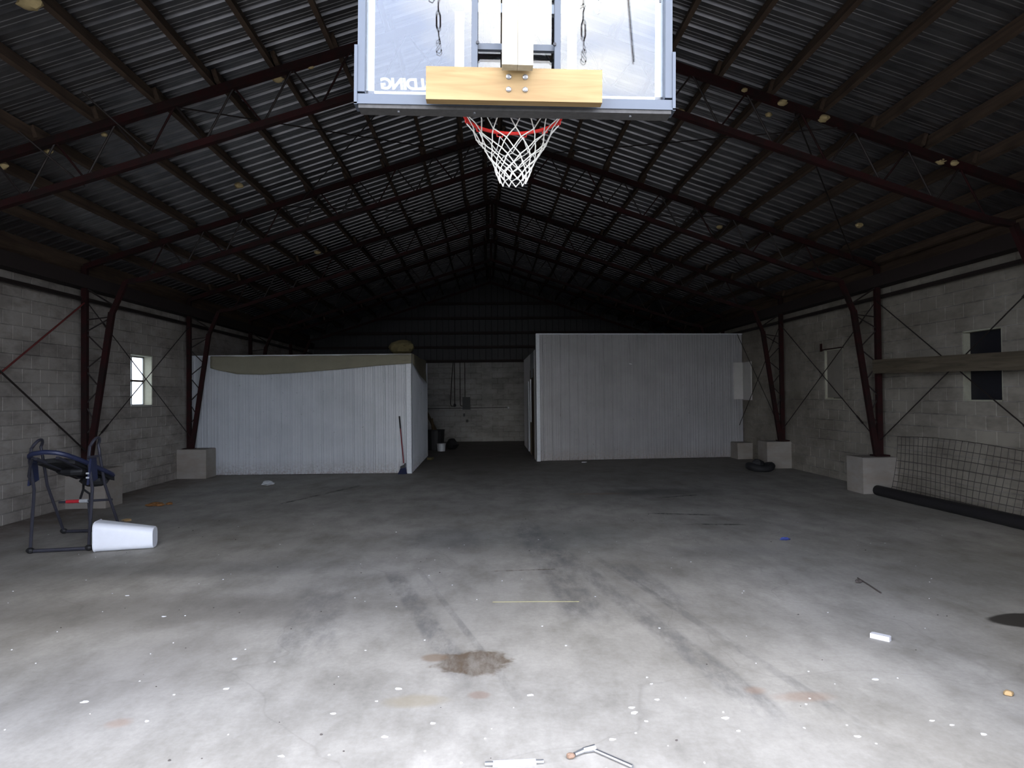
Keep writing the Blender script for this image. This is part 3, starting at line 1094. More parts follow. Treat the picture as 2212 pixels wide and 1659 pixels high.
# flap round the corner
c0 = len(tv)
for i in range(9):
    s_ = i / 8
    y = LSY - 0.19 + s_ * 2.9
    xs_ = LSX1 + 0.035 + 0.05 * s_ + 0.015 * math.sin(9 * s_)
    tv.append((xs_ - 0.25, y, LSH + 0.035 - 0.01 * s_))
    tv.append((xs_, y, LSH + 0.03 - 0.02 * s_))
    tv.append((xs_ + 0.015 * math.sin(5 * s_), y, LSH - 0.11 - 0.12 * s_))
    tv.append((xs_ + 0.01, y + 0.02, LSH - 0.20 - 0.38 * s_))
for i in range(8):
    for j in range(3):
        tf.append((c0 + i * 4 + j, c0 + (i + 1) * 4 + j, c0 + (i + 1) * 4 + j + 1, c0 + i * 4 + j + 1))
tp = MB().add(tv, tf).obj('tarp', M['tarp'], smooth=True)
sm = tp.modifiers.new('thickness', 'SOLIDIFY')
sm.thickness = 0.004
tag(tp, 'beige plastic sheet draped over the top edge of the left shed', 'tarp')

# yellow insulation bundle on the left shed
b = MB()
for q, (dx, dy, dz, rx, ry, rz_) in enumerate(((0, 0, 0.17, 0.27, 0.22, 0.16), (-0.13, -0.05, 0.18, 0.15, 0.16, 0.13), (0.13, -0.04, 0.2, 0.15, 0.16, 0.12), (0.03, 0, 0.27, 0.2, 0.14, 0.09))):
    b.lump((-1.94 + dx, 15.95 + dy, LSH + 0.02 + dz), rx, ry, rz_, q, 0.16, 14, 9)
tag(b.obj('insulation_bundle', M['yellow'], smooth=True), 'yellow fibreglass insulation bundle lying on top of the left shed', 'insulation')

# broom leaning on the left shed
t = thing('broom', 'angled broom with a red handle leaning on the left shed', 'broom', (-1.84, 15.34, 0))
MB().tube([(0.0, 0.0, 0.24), (-0.075, 0.06, 1.0)], 0.0125, 8).obj('handle', M['darkred'], t)
MB().tube([(-0.075, 0.06, 1.0), (-0.098, 0.078, 1.27)], 0.016, 8).obj('grip', M['blackpad'], t)
hd = MB().prism([(-0.075, 0.17), (0.0, 0.205), (0.03, 0.245), (0.045, 0.24), (0.04, 0.15), (-0.07, 0.12)], 'y', -0.022, 0.022).obj('broom_head', M['blackpad'], t)
b = MB()
for q in range(26):
    u = q / 25
    for dy in (-0.015, 0.0, 0.015):
        x0 = -0.07 + 0.11 * u
        b.tube([(x0, dy, 0.125 + 0.03 * u), (-0.125 + 0.185 * u, dy * 2.1, 0.004)], 0.004, 4)
bo = b.obj('bristles', M['navy'], t)
bo['kind'] = 'stuff'

# ------------------------------------------------------------------ things at the end wall
t = thing('fuse_box', 'dark electrical box with hanging conduits on the end wall', 'electrical box', (-0.77, YB - 0.03, 1.2))
MB().box(-0.14, 0.14, -0.12, 0, 0, 0.46).obj('box', M['panelbox'], t)
MB().box(-0.125, 0.125, -0.13, -0.12, 0.015, 0.445).obj('box_door', M['panelbox'], t)
MB().tube([(-0.05, -0.04, 0.46), (-0.05, -0.04, 1.75)], 0.014, 6).obj('conduit', M['rod'], t)
MB().tube([(-0.23, -0.04, 1.75), (-0.23, -0.04, 0.2), (-0.2, -0.05, 0.13), (-0.14, -0.06, 0.12)], 0.014, 6).obj('conduit', M['rod'], t)
MB().box(-0.02, 0.06, -0.05, 0.0, -0.48, -0.38).obj('outlet', M['panelbox'], t)
MB().box(-0.12, -0.06, -0.04, 0.0, -0.26, -0.15).obj('outlet', M['panelbox'], t)
t = thing('cable_loop', 'loop of cable hanging down the end wall beside the electrical box', 'cable', (-1.3, YB - 0.135, 1.3))
MB().tube([(0.06, 0, 1.72), (0.0, 0, 1.1), (-0.06, 0, 0.12), (-0.03, 0, 0.03), (0.08, 0, 0.02), (0.1, 0, 0.08), (0.1, 0, 1.72)], 0.016, 6).obj('cable', M['rod'], t)
MB().lump((0.1, 0, 0.06), 0.05, 0.04, 0.06, 3, 0.1).obj('plug', M['blackpad'], t)
t = thing('wall_pipe', 'thin pipe running along the end wall to a small white insulator', 'pipe', (-2.0, YB - 0.06, 1.24))
MB().tube([(-0.4, 0, 0), (2.75, 0, 0.02)], 0.012, 6).obj('pipe', M['rod'], t)
MB().lump((2.79, -0.01, 0.01), 0.035, 0.03, 0.045, 5, 0.1).obj('dot', M['flake'], t)  # white lump added to stand in for a bright dot of light

# clutter in the passage
t = thing('trash_barrel', 'black barrel with lumber sticking out, in the dark passage', 'barrel', (-1.66, 22.2, 0))
MB().add([], []).tube([(0, 0, 0), (0, 0, 0.05), (0, 0, 0.6), (0, 0, 0.64)], [0.26, 0.27, 0.3, 0.31], 18).obj('barrel_body', M['blackpad'], t)
MB().bar((0.1, 0.0, 0.45), (-0.28, 0.1, 1.2), 0.05, 0.09).obj('timber_offcut', M['darkwood'], t)
MB().bar((-0.05, -0.05, 0.5), (-0.1, -0.1, 1.0), 0.04, 0.07).obj('timber_offcut', M['darkwood'], t)
t = thing('bucket', 'small whitish bucket standing before the black barrel', 'bucket', (-1.43, 21.6, 0))
MB().tube([(0, 0, 0.0), (0, 0, 0.02), (0, 0, 0.235), (0, 0, 0.24)], [0.115, 0.118, 0.14, 0.145], 18).obj('bucket_body', M['silver'], t)
MB().tube([(0.145 * math.cos(a), 0.145 * math.sin(a), 0.235) for a in [2 * math.pi * q / 18 for q in range(18)]], 0.007, 5, closed=True).obj('bucket_rim', M['flake'], t)
MB().tube([(0.15 * math.cos(a), -0.03, 0.225 - 0.14 * math.sin(a)) for a in [math.pi * q / 8 for q in range(9)]], 0.004, 5).obj('bucket_handle', M['rod'], t)
tag(MB().lump((-1.14, 22.3, 0.16), 0.2, 0.22, 0.19, 8, 0.2).obj('rubbish_bag', M['blackpad'], smooth=True), 'dark rubbish bag beside the black barrel in the passage', 'bag')
tag(MB().prism([(-1.62, 18.7), (-1.5, 18.66), (-1.45, 18.82), (-1.6, 18.86)], 'z', 0.0, 0.06).obj('wood_scrap', M['yellow']), 'pale wood scrap by the far foot of the left shed', 'scrap')

# ------------------------------------------------------------------ right-hand wall: plank, mesh, pipe, tyre
tag(MB().bar((6.60, 11.62, 2.13), (6.62, 6.3, 2.035), 0.04, 0.235).obj('plank', M['plank']), 'long plank fixed across the blacked-out right window', 'plank')
t = thing('wire_mesh', 'sheet of welded wire mesh leaning on the right wall', 'mesh', (6.62, 9.2, 0))


def mp_(u, v):
    """u along the wall (0 far .. 1 near), v up"""
    y = 2.0 - u * 4.2
    z = 0.08 + v * (0.88 + 0.04 * math.sin(6 * u))
    bx = 0.0 + 0.12 * v + 0.03 * math.sin(9 * u + 3 * v)
    return (bx, y, z)


for q in range(9):
    v = q / 8
    v = v ** 1.25
    MB().tube([mp_(i / 16, v) for i in range(17)], 0.0042, 4).obj('wire', M['wirem'], t)
for q in range(36):
    u = q / 35
    MB().tube([mp_(u, j / 5) for j in range(6)], 0.0042, 4).obj('wire', M['wirem'], t)
pts = [(6.40, 11.22, 0.085), (6.42, 10.4, 0.083), (6.47, 9.6, 0.082), (6.5, 8.8, 0.085), (6.52, 7.9, 0.085), (6.5, 7.0, 0.085)]
pp = MB().tube(pts, 0.082, 14, caps=True)
tag(pp.obj('black_pipe', M['pipe'], smooth=True), 'thick black pipe lying on the floor in front of the wire mesh', 'pipe')
t = thing('old_tyre', 'old black tyre scrap lying by the far right concrete pier', 'tyre', (5.95, 15.0, 0))
MB().tube([(0.24 * math.cos(a), 0.2 * math.sin(a), 0.085 + 0.03 * math.cos(2 * a)) for a in [2 * math.pi * q / 20 for q in range(20)]], 0.08, 10, closed=True).obj('tyre_carcass', M['tyre'], t, True)
MB().lump((-0.05, 0.02, 0.14), 0.14, 0.12, 0.12, 4, 0.2).obj('torn_flap', M['tyre'], t)

# ------------------------------------------------------------------ spray foam lumps on the trusses
FOAM = ['on a purlin in the top left corner of the picture', 'on the nearest truss at the left edge', 'on the nearest truss where a purlin crosses, left of the backboard',
        'on the nearest truss, closest to the left side of the backboard', 'on the nearest truss, second from the left edge', 'on the nearest truss, midway between left edge and backboard',
        'on a left purlin beyond the nearest truss', 'on a far left purlin, above the left shed', 'on the nearest truss right of the backboard, the largest there',
        'on the nearest truss, second to the right of the backboard', 'on the nearest truss, closest to the right side of the backboard', 'on the nearest truss near the right edge, left of a pair',
        'on the nearest truss near the right edge, right of a pair', 'on a rod just behind the nearest truss, right slope', 'on a right purlin above the right columns',
        'on a far right purlin above the right shed', 'on a purlin just right of the net']
for q, (x, y, z, r) in enumerate(((-3.53, 5.48, 4.80, 0.075), (-5.2, 7.62, 4.23, 0.06), (-2.26, 7.65, 5.20, 0.05), (-1.9, 7.61, 5.32, 0.035), (-4.70, 7.62, 4.38, 0.035),
                                  (-4.13, 7.65, 4.58, 0.03), (-3.57, 10.16, 4.79, 0.055), (-3.58, 14.86, 4.79, 0.06), (3.82, 7.65, 4.79, 0.055), (3.34, 7.61, 4.95, 0.045),
                                  (2.91, 7.61, 5.09, 0.03), (5.2, 7.70, 4.32, 0.045), (5.33, 7.66, 4.29, 0.04), (3.34, 7.99, 4.97, 0.035), (5.62, 10.22, 4.21, 0.05),
                                  (4.19, 12.24, 4.68, 0.045), (2.47, 8.6, 5.26, 0.04))):
    b = MB().lump((x, y, z), r * 1.2, r, r * 0.8, q, 0.25)
    lab = 'dab of yellow foam ' + FOAM[q]
    tag(b.obj('foam_dab', M['foam'], smooth=True), lab, 'foam', 'foam dabs under the roof')

# ------------------------------------------------------------------ inversion table
t = thing('inversion_table', 'folding inversion table with navy frame and black bed by the left wall', 'inversion table', (0, 0, 0))
FL, FRt, RL, RR = (-5.08, 7.92), (-4.50, 8.02), (-5.40, 9.07), (-4.72, 9.12)


def side_loop(f, r, top, zt, lean):
    """one continuous tube: front foot, handle loop, rear foot"""
    tx, ty = top
    pts = [(f[0], f[1], 0.03), (f[0] + (tx - f[0]) * 0.62, f[1] + (ty - f[1]) * 0.62, 0.66), (tx - 0.015, ty - 0.10, 0.98), (tx - 0.01, ty - 0.08, zt - 0.1)]
    for a in range(0, 181, 20):
        pts.append((tx + lean * math.sin(math.radians(a)), ty - 0.08 * math.cos(math.radians(a)), zt - 0.09 + 0.09 * math.sin(math.radians(a))))
    pts += [(tx + 0.01, ty + 0.08, zt - 0.14), (tx + 0.01, ty + 0.11, 0.98), (r[0] + (tx - r[0]) * 0.62, r[1] + (ty - r[1]) * 0.62, 0.66), (r[0], r[1], 0.03)]
    return pts


TL, TR = (-5.38, 8.5), (-4.73, 8.55)
MB().tube(side_loop(FL, RL, TL, 1.23, 0.05), 0.018, 8).obj('side_frame', M['tube'], t, True)
MB().tube(side_loop(FRt, RR, TR, 1.245, 0.04), 0.018, 8).obj('side_frame', M['tube'], t, True)
MB().tube([(FL[0], FL[1], 0.028), (FRt[0] - 0.02, FRt[1], 0.028)], 0.020, 8).obj('base_bar', M['tube'], t)
MB().tube([(RL[0], RL[1], 0.028), (RR[0], RR[1], 0.028)], 0.020, 8).obj('base_bar', M['tube'], t)
for p in (FL, FRt, RL, RR):
    MB().lump((p[0], p[1], 0.034), 0.045, 0.035, 0.034, 2, 0.05).obj('rubber_foot', M['blackpad'], t)
MB().tube([(-5.37, 8.92, 0.42), (-4.73, 8.95, 0.44)], 0.015, 8).obj('spreader_bar', M['tube'], t)
MB().tube([(-5.28, 8.92, 0.425), (-5.12, 8.93, 0.428)], 0.022, 8).obj('red_grip', M['red'], t)
MB().tube([(-5.12, 8.93, 0.43), (-5.02, 8.93, 0.432)], 0.024, 8).obj('silver_band', M['silver'], t)
MB().tube([(-5.06, 9.06, 0.03), (-5.04, 8.98, 0.42)], 0.017, 8).obj('tether_post', M['tube'], t)
MB().tube([(-5.0, 8.8, 0.72), (-5.06, 8.9, 0.58), (-5.12, 8.94, 0.46)], 0.014, 6).obj('tether_strap', M['blackpad'], t)
MB().tube([(-5.06, 8.9, 0.58), (-5.0, 8.93, 0.52), (-5.0, 8.94, 0.44)], 0.014, 6).obj('tether_strap', M['blackpad'], t)
# bed: a navy tube hoop at the raised head end, black bed board falling away
NEAR_L, NEAR_R = Vector((-5.24, 8.05, 1.07)), Vector((-4.80, 8.12, 1.08))
FAR_L, FAR_R = Vector((-5.22, 8.98, 0.75)), Vector((-4.68, 9.0, 0.72))


def bed(u, v, off=0.0):
    a = NEAR_L.lerp(NEAR_R, u)
    b2 = FAR_L.lerp(FAR_R, u)
    p = a.lerp(b2, v)
    return Vector((p.x, p.y, p.z + off + 0.03 * math.sin(math.pi * u)))


hp = []
for q in range(24):
    a = 2 * math.pi * q / 24
    cu, sv = math.cos(a), math.sin(a)
    sg = lambda c: (abs(c) ** 0.5) * (1 if c >= 0 else -1)
    hp.append(bed(0.5 + 0.52 * sg(cu), 0.5 + 0.52 * sg(sv), 0.0))
MB().tube(hp, 0.028, 8, closed=True).obj('bed_hoop', M['navy'], t, True)
bv, bf = [], []
for off in (0.0, -0.05):
    for j in range(5):
        for i in range(5):
            bv.append(bed(0.07 + 0.86 * i / 4, 0.2 + 0.78 * j / 4, off - 0.01))
for o in (0, 25):
    for j in range(4):
        for i in range(4):
            bf.append((o + j * 5 + i, o + j * 5 + i + 1, o + j * 5 + i + 6, o + j * 5 + i + 5))
ring = [i for i in range(5)] + [5 * j + 4 for j in range(1, 5)] + [20 + i for i in range(3, -1, -1)] + [5 * j for j in range(3, 0, -1)]
for a, b2 in zip(ring, ring[1:] + ring[:1]):
    bf.append((a, b2, 25 + b2, 25 + a))
MB().add(bv, bf).obj('bed_board', M['blackpad'], t)
for u in (0.25, 0.75):
    MB().bar(bed(u, 0.02, -0.05), bed(u, 0.98, -0.07), 0.04, 0.03).obj('bed_rail', M['tube'], t)
MB().lump(bed(0.66, 0.80, -0.13), 0.17, 0.12, 0.075, 6, 0.12).obj('ankle_pad', M['blackpad'], t)
MB().lump(bed(0.5, 0.55, -0.08), 0.2, 0.16, 0.06, 9, 0.08).obj('lumbar_pad', M['blackpad'], t)
for (bx, by, z0, z1, w) in ((-5.36, 8.42, 0.70, 1.0, 0.10), (-4.70, 8.46, 0.70, 1.02, 0.11)):
    pl = MB().prism([(by - w, z0), (by + w * 0.8, z0 + 0.05), (by + w * 0.5, z1), (by - w * 0.4, z1)], 'x', bx - 0.012, bx + 0.012).obj('pivot_plate', M['navy'], t)
for dz in (0.0, 0.05):
    MB().box(-4.72, -4.685, 8.352, 8.36, 0.775 + dz, 0.795 + dz).obj('plate_stripe', M['silver'], t)
MB().tube([(-4.72, 8.4, 1.02), (-4.56, 8.36, 1.04)], 0.016, 6).obj('side_handle', M['tube'], t)
# missing head of the frame: narrow loop of the head end
MB().tube([(-5.17, 8.10, 1.045), (-5.26, 8.2, 0.95), (-5.33, 8.28, 0.82), (-5.345, 8.36, 0.72)], 0.015, 6).obj('brace_tube', M['tube'], t)

# white wastebasket on its side
t = thing('wastebasket', 'white plastic wastebasket lying on its side by the inversion table', 'wastebasket', (-4.41, 8.03, 0.0), (0, 0, math.radians(10)))


def rrect(u, hw, hz, cz, rad, n=5):
    out = []
    for (sx_, sz_, a0) in ((1, 1, 0), (-1, 1, 90), (-1, -1, 180), (1, -1, 270)):
        for q in range(n + 1):
            a = math.radians(a0 + 90 * q / n)
            out.append((u, sx_ * (hw - rad) + rad * math.cos(a), cz + sz_ * (hz - rad) + rad * math.sin(a)))
    return out


rings = []
for u, hw, hz in ((0.0, 0.15, 0.165), (0.59, 0.105, 0.118), (0.60, 0.098, 0.111)):
    rings.append(rrect(u, hw, hz, 0.168 - 0.048 * u / 0.6 * 1.0, 0.07))
inner = []
for u, hw, hz in ((0.58, 0.096, 0.109), (0.0, 0.144, 0.159)):
    inner.append(rrect(u, hw, hz, 0.168 - 0.048 * u / 0.6, 0.066))
allr = rings + inner
n = len(rings[0])
vs = [p for r in allr for p in r]
fs = []
for i in range(len(allr) - 1):
    if i == 2:
        continue
    for q in range(n):
        fs.append((i * n + q, i * n + (q + 1) % n, (i + 1) * n + (q + 1) % n, (i + 1) * n + q))
fs.append(tuple(2 * n + q for q in range(n)))
fs.append(tuple(3 * n + q for q in range(n)))
for q in range(n):
    fs.append((q, (q + 1) % n, 4 * n + (q + 1) % n, 4 * n + q))
MB().add(vs, fs).obj('basket_body', M['bin'], t, True)
MB().tube(rrect(0.006, 0.152, 0.163, 0.168, 0.072), 0.008, 6, closed=True).obj('rolled_rim', M['bin'], t, True)

# ------------------------------------------------------------------ basketball hoop
H_ = thing('basketball_hoop', 'basketball hoop with clear backboard seen from behind, hung in the doorway', 'basketball hoop', (0.135, 2.95, 3.0), (0, math.radians(0.9), 0))
# local frame: origin at the middle of the board's lower part
bw = 0.665
ZB, ZT = -0.076, 0.86
# frame channel
MB().box(-bw, bw, -0.045, 0.02, ZB, ZB + 0.036).obj('bottom_rail', M['frame'], H_)
MB().box(-bw, -bw + 0.03, -0.045, 0.02, ZB + 0.045, ZT).obj('side_rail', M['frame'], H_)
MB().box(bw - 0.03, bw, -0.045, 0.02, ZB + 0.045, ZT).obj('side_rail', M['frame'], H_)
MB().box(-bw, bw, -0.045, 0.02, ZT, ZT + 0.04).obj('top_rail', M['frame'], H_)
for s_ in (-1, 1):
    MB().box(*sorted((s_ * bw, s_ * (bw + 0.013))), -0.05, 0.03, ZB - 0.01, ZB + 0.24).obj('edge_guard', M['frame'], H_)
MB().box(-bw - 0.013, bw + 0.013, -0.05, 0.02, ZB - 0.008, ZB - 0.001).obj('bottom_guard', M['frame'], H_)
gp = MB().box(-bw + 0.005, bw - 0.005, -0.045, 0.03, ZB - 0.024, ZB - 0.008)
gp.obj('rubber_pad', M['pad'], H_)
MB().box(-0.19, 0.19, -0.051, -0.044, ZB + 0.002, ZB + 0.010).obj('slot', M['blackpad'], H_)
for xx in (-0.495, -0.175, 0.49):
    MB().tube([(xx, -0.02, ZB - 0.03), (xx, -0.02, ZB - 0.023)], 0.006, 8).obj('screw', M['zinc'], H_)
pnl = MB().box(-bw + 0.03, bw - 0.03, -0.006, 0.006, ZB + 0.045, ZT).obj('acrylic_panel', M['acrylic'], H_)
# white print on the playing face
prn = MB()
i0, i1 = -bw + 0.03, bw - 0.03
yb0, yb1 = 0.0065, 0.009
prn.box(i0, i0 + 0.032, yb0, yb1, ZB + 0.045, ZT).box(i1 - 0.032, i1, yb0, yb1, ZB + 0.045, ZT).box(i0, i1, yb0, yb1, ZB + 0.045, ZB + 0.07).box(i0, i1, yb0, yb1, ZT - 0.03, ZT)
prn.obj('white_border', M['print'], pnl)
MB().box(-0.262, -0.222, yb0, yb1, ZB + 0.10, 0.386).box(0.222, 0.262, yb0, yb1, ZB + 0.10, 0.386).box(-0.262, 0.262, yb0, yb1, 0.346, 0.386).box(-0.262, 0.262, yb0, yb1, ZB + 0.10, ZB + 0.14).obj('target_square', M['print'], pnl)
cu = bpy.data.curves.new('lettering', 'FONT')
cu.body = 'SPALDING'
cu.size = 0.066
cu.extrude = 0.001
cu.offset = 0.0026
cu.shear = 0.12
cu.space_character = 0.93
co = bpy.data.objects.new('tmp_text', cu)
C.objects.link(co)
dg = bpy.context.evaluated_depsgraph_get()
tm = bpy.data.meshes.new_from_object(co.evaluated_get(dg))
bpy.data.objects.remove(co)
tm.materials.clear()
tm.materials.append(M['print'])
wd = max(v.co.x for v in tm.vertices)
o = link('lettering', tm, pnl)
# reads correctly from inside the hall, so it runs towards -x
o.rotation_euler = (math.radians(90), 0, math.radians(180))
o.location = (-0.578 + wd, 0.008, 0.005)
# mounting bars on the back
for xx in (-0.176, 0.172):
    MB().box(xx - 0.013, xx + 0.013, -0.075, -0.046, 0.0, 0.9).obj('mount_bar', M['frame'], H_)
MB().box(-0.163, 0.159, -0.05, -0.028, 0.156, 0.182).obj('cross_bar', M['frame'], H_)
for xx in (-0.163, 0.159):
    MB().tube([(xx, -0.082, 0.17), (xx, -0.074, 0.17)], 0.007, 8).obj('bolt_head', M['darkmetal'], H_)
# rim, bracket and net (rim centre 0.27 m inside the board)
RC = Vector((0.0, 0.275, 0.012))
RR_ = 0.2285
MB().tube([(RC.x + RR_ * math.cos(a), RC.y + RR_ * math.sin(a), RC.z) for a in [2 * math.pi * q / 48 for q in range(48)]], 0.0088, 8, closed=True).obj('rim', M['rim'], H_, True)
br = MB().box(-0.10, 0.10, 0.02, 0.028, -0.075, 0.03).box(-0.075, 0.075, 0.028, 0.075, -0.002, 0.008)
br.tube([(-0.09, 0.03, -0.02), (-0.226, 0.26, 0.004)], 0.007, 6).tube([(0.09, 0.03, -0.02), (0.226, 0.26, 0.004)], 0.007, 6)
br.obj('rim_bracket', M['rim'], H_)
for q in range(12):
    a = 2 * math.pi * (q + 0.5) / 12
    c = (RC.x + RR_ * math.cos(a), RC.y + RR_ * math.sin(a))
    tx, ty = -math.sin(a) * 0.017, math.cos(a) * 0.017
    MB().tube([(c[0] - tx, c[1] - ty, RC.z - 0.004), (c[0] - tx * 0.8, c[1] - ty * 0.8, RC.z - 0.02), (c[0] + tx * 0.8, c[1] + ty * 0.8, RC.z - 0.02), (c[0] + tx, c[1] + ty, RC.z - 0.004)], 0.0035, 5).obj('net_hook', M['rim'], H_)
nb = MB()
lev = [(0.0, 0.2285), (0.098, 0.168), (0.133, 0.138), (0.168, 0.116), (0.198, 0.101), (0.225, 0.088), (0.25, 0.078), (0.27, 0.072), (0.297, 0.062)]
rn = random.Random(5)
kn = {}
for k_, (dz, rr) in enumerate(lev):
    for i in range(12):
        a = 2 * math.pi * (i + 0.5 + 0.5 * (k_ % 2)) / 12 + rn.uniform(-0.05, 0.05) * (k_ > 0)
        q = 1 + rn.uniform(-0.04, 0.04) * (k_ > 0)
        z = RC.z - 0.02 - dz + rn.uniform(-0.004, 0.004) * (k_ > 0)
        kn[k_, i] = Vector((RC.x + rr * q * math.cos(a), RC.y + rr * q * math.sin(a), z))
for k_ in range(len(lev) - 1):
    for i in range(12):
        j = i if k_ % 2 == 0 else (i + 1) % 12
        j2 = (i - 1) % 12 if k_ % 2 == 0 else i
        for jj in (j, j2):
            a, b2 = kn[k_, i], kn[k_ + 1, jj]
            m_ = (a + b2) / 2
            cen = Vector((RC.x, RC.y, m_.z))
            m_ = m_ + (cen - m_) * (0.05 if k_ == 0 else -0.03)
            nb.tube([a, m_, b2], 0.0027, 5)
for p in [kn[k_, i] for k_ in range(1, len(lev)) for i in range(12)]:
    nb.lump(p, 0.0042, 0.0042, 0.0042, 1, 0.0, 5, 4)
nb.obj('net', M['net'], H_, True)
# timber the board hangs from
wb_ = MB().box(-0.372, 0.352, -0.125, -0.078, -0.092, 0.044).obj('mounting_board', M['pine'], H_)
for (xx, zz) in ((-0.034, 0.006), (0.034, 0.006), (-0.034, -0.046), (0.034, -0.046)):
    MB().tube([(xx, -0.134, zz), (xx, -0.131, zz), (xx, -0.125, zz)], [0.006, 0.0105, 0.0125], 10).obj('bolt', M['zinc'], wb_)
vp = MB().box(-0.063, -0.001, -0.20, -0.148, 0.022, 1.78)
vp.obj('hanging_post', M['post'], H_)
MB().box(0.0005, 0.062, -0.198, -0.148, 0.022, 1.78).obj('hanging_post', M['post'], H_)

# turnbuckles and S-hooks hanging from the door head, mirrored in the acrylic
def turnbuckle(x, y, zb, label, white=False, flip=1):
    t = thing('turnbuckle_hook', label, 'hook', (x, y, zb))
    m = M['hook']
    s_ = [(flip * -0.011, 0, 0.028), (flip * -0.013, 0, 0.012), (flip * -0.004, 0, 0.0), (flip * 0.009, 0, 0.006), (flip * 0.010, 0, 0.02), (flip * -0.002, 0, 0.036), (flip * -0.010, 0, 0.05), (flip * -0.003, 0, 0.064), (flip * 0.008, 0, 0.058), (flip * 0.010, 0, 0.045)]
    MB().tube(s_, 0.0028, 6).obj('s_hook', M['hookw'] if white else m, t)
    MB().tube([(0, 0, 0.055), (0.005, 0, 0.062), (0.006, 0, 0.07), (0.001, 0, 0.08), (0, 0, 0.115)], 0.003, 6).obj('eye_bolt', m, t)
    for q in (-1, 1):
        MB().tube([(q * 0.002, 0, 0.112), (q * 0.0085, 0, 0.125), (q * 0.0085, 0, 0.185), (q * 0.002, 0, 0.198)], 0.004, 6).obj('turnbuckle_side', m, t)
    MB().tube([(0, 0, 0.195), (0, 0, 0.245), (0.008, 0, 0.262), (0.004, 0, 0.275), (-0.012, 0, 0.262)], 0.0035, 6).obj('hook_end', m, t)
    MB().tube([(0.002, 0, 0.268), (0.0, -0.27, 4.72 - zb)], 0.0028, 5).obj('hanging_wire', m, t)


turnbuckle(-0.206, 2.74, 3.262, 'dark turnbuckle and S-hook hanging left of the timber post', False, -1)
turnbuckle(0.46, 2.74, 3.225, 'turnbuckle with a pale S-hook hanging right of the timber post', True, 1)
tag(MB().tube([(0.70, 2.70, 3.25), (0.66, 2.45, 4.72)], 0.0045, 6).obj('hanging_wire', M['hook']), 'short dark wire hanging at the right of the doorway head', 'wire')

# ------------------------------------------------------------------ small things on the floor
t = thing('socket_wrench', 'chrome tool with a rusty ratchet head at the bottom of the picture', 'wrench', (0.49, 3.32, 0.0), (0, 0, 0))
MB().tube([(0, 0, 0.012), (0.155, -0.16, 0.011)], [0.0085, 0.0095], 8).obj('handle', M['chrome'], t)
MB().tube([(-0.05, -0.015, 0.016), (0.008, 0.004, 0.016)], [0.013, 0.017], 10).obj('ratchet_head', M['zinc'], t)
MB().tube([(-0.095, -0.045, 0.014), (-0.05, -0.015, 0.015)], [0.010, 0.012], 8).obj('socket', M['zinc'], t)
MB().lump((-0.115, -0.055, 0.013), 0.02, 0.018, 0.013, 3, 0.2).obj('rusty_lump', M['rustlump'], t)
t = thing('crushed_tube', 'crushed pale tube lying at the bottom edge beside the chrome tool', 'litter', (0.11, 3.22, 0))
MB().bar((-0.10, 0.0, 0.009), (0.10, 0.008, 0.009), 0.03, 0.016).obj('tube_body', M['dullwhite'], t)
MB().tube([(-0.135, 0, 0.011), (-0.098, 0, 0.011)], 0.011, 8).obj('tube_cap', M['zinc'], t)
MB().tube([(0.10, 0.008, 0.010), (0.135, 0.008, 0.010)], 0.010, 8).obj('tube_cap', M['zinc'], t)
b = MB().prism([(-0.062, -0.022), (0.062, -0.022), (0.062, 0.016), (0.05, 0.024), (-0.05, 0.024), (-0.062, 0.016)], 'z', 0.0, 0.032)
o = b.obj('white_block', M['flake'])
o.location = (2.69, 4.71, 0)
o.rotation_euler = (0, 0, math.radians(-48))
tag(o, 'small white oblong block lying alone on the right of the floor', 'block')
tag(MB().tube([(3.36, 6.24, 0.007), (3.33, 6.0, 0.009), (3.30, 5.76, 0.007)], 0.006, 6).obj('stick', M['stick']), 'thin dark stick on the right of the floor', 'stick')
tag(MB().tube([(0.03, 5.74, 0.004), (0.4, 5.73, 0.004), (0.74, 5.71, 0.003)], 0.002, 5).obj('straw', M['straw']), 'thin yellow straw across the middle of the floor', 'straw')
tag(MB().lump((2.89, 3.80, 0.013), 0.028, 0.022, 0.015, 4, 0.2).obj('stone', M['tan'], smooth=True), 'small tan stone at the lower right', 'stone')
tag(MB().lump((3.29, 6.1, 0.016), 0.03, 0.025, 0.016, 14, 0.25).obj('dirt_clod', M['stick']), 'dark clod of dirt beside the thin stick', 'clod')
tag(MB().lump((3.42, 7.92, 0.018), 0.06, 0.03, 0.018, 12, 0.35).obj('foil_wrapper', M['bluefoil']), 'crumpled blue wrapper on the right of the floor', 'litter')
t = thing('leaf_pile', 'small heap of dry brown leaves on the floor behind the inversion table', 'leaves', (-5.25, 11.35, 0))
rn = random.Random(21)
for q in range(9):
    x, y = rn.uniform(-0.16, 0.18), rn.uniform(-0.12, 0.12)
    MB().lump((x, y, 0.022), rn.uniform(0.05, 0.09), rn.uniform(0.04, 0.07), 0.022, q, 0.4, 7, 4).obj('dry_leaf', M['brown'], t)
tag(MB().lump((-4.28, 13.7, 0.045), 0.11, 0.08, 0.05, 31, 0.35, 9, 6).obj('crumpled_bag', M['silver']), 'crumpled clear bag on the floor before the left shed', 'bag')
tag(MB().lump((-5.03, 9.9, 0.02), 0.07, 0.05, 0.02, 33, 0.3).obj('pale_scrap', M['tan']), 'pale scrap on the floor just behind the inversion table', 'scrap')
tag(MB().prism([(2.36, 17.40), (2.46, 17.38), (2.5, 17.44), (2.40, 17.47)], 'z', 0.0, 0.015).obj('paper_scrap', M['flake']), 'scrap of white paper at the foot of the right shed', 'paper')

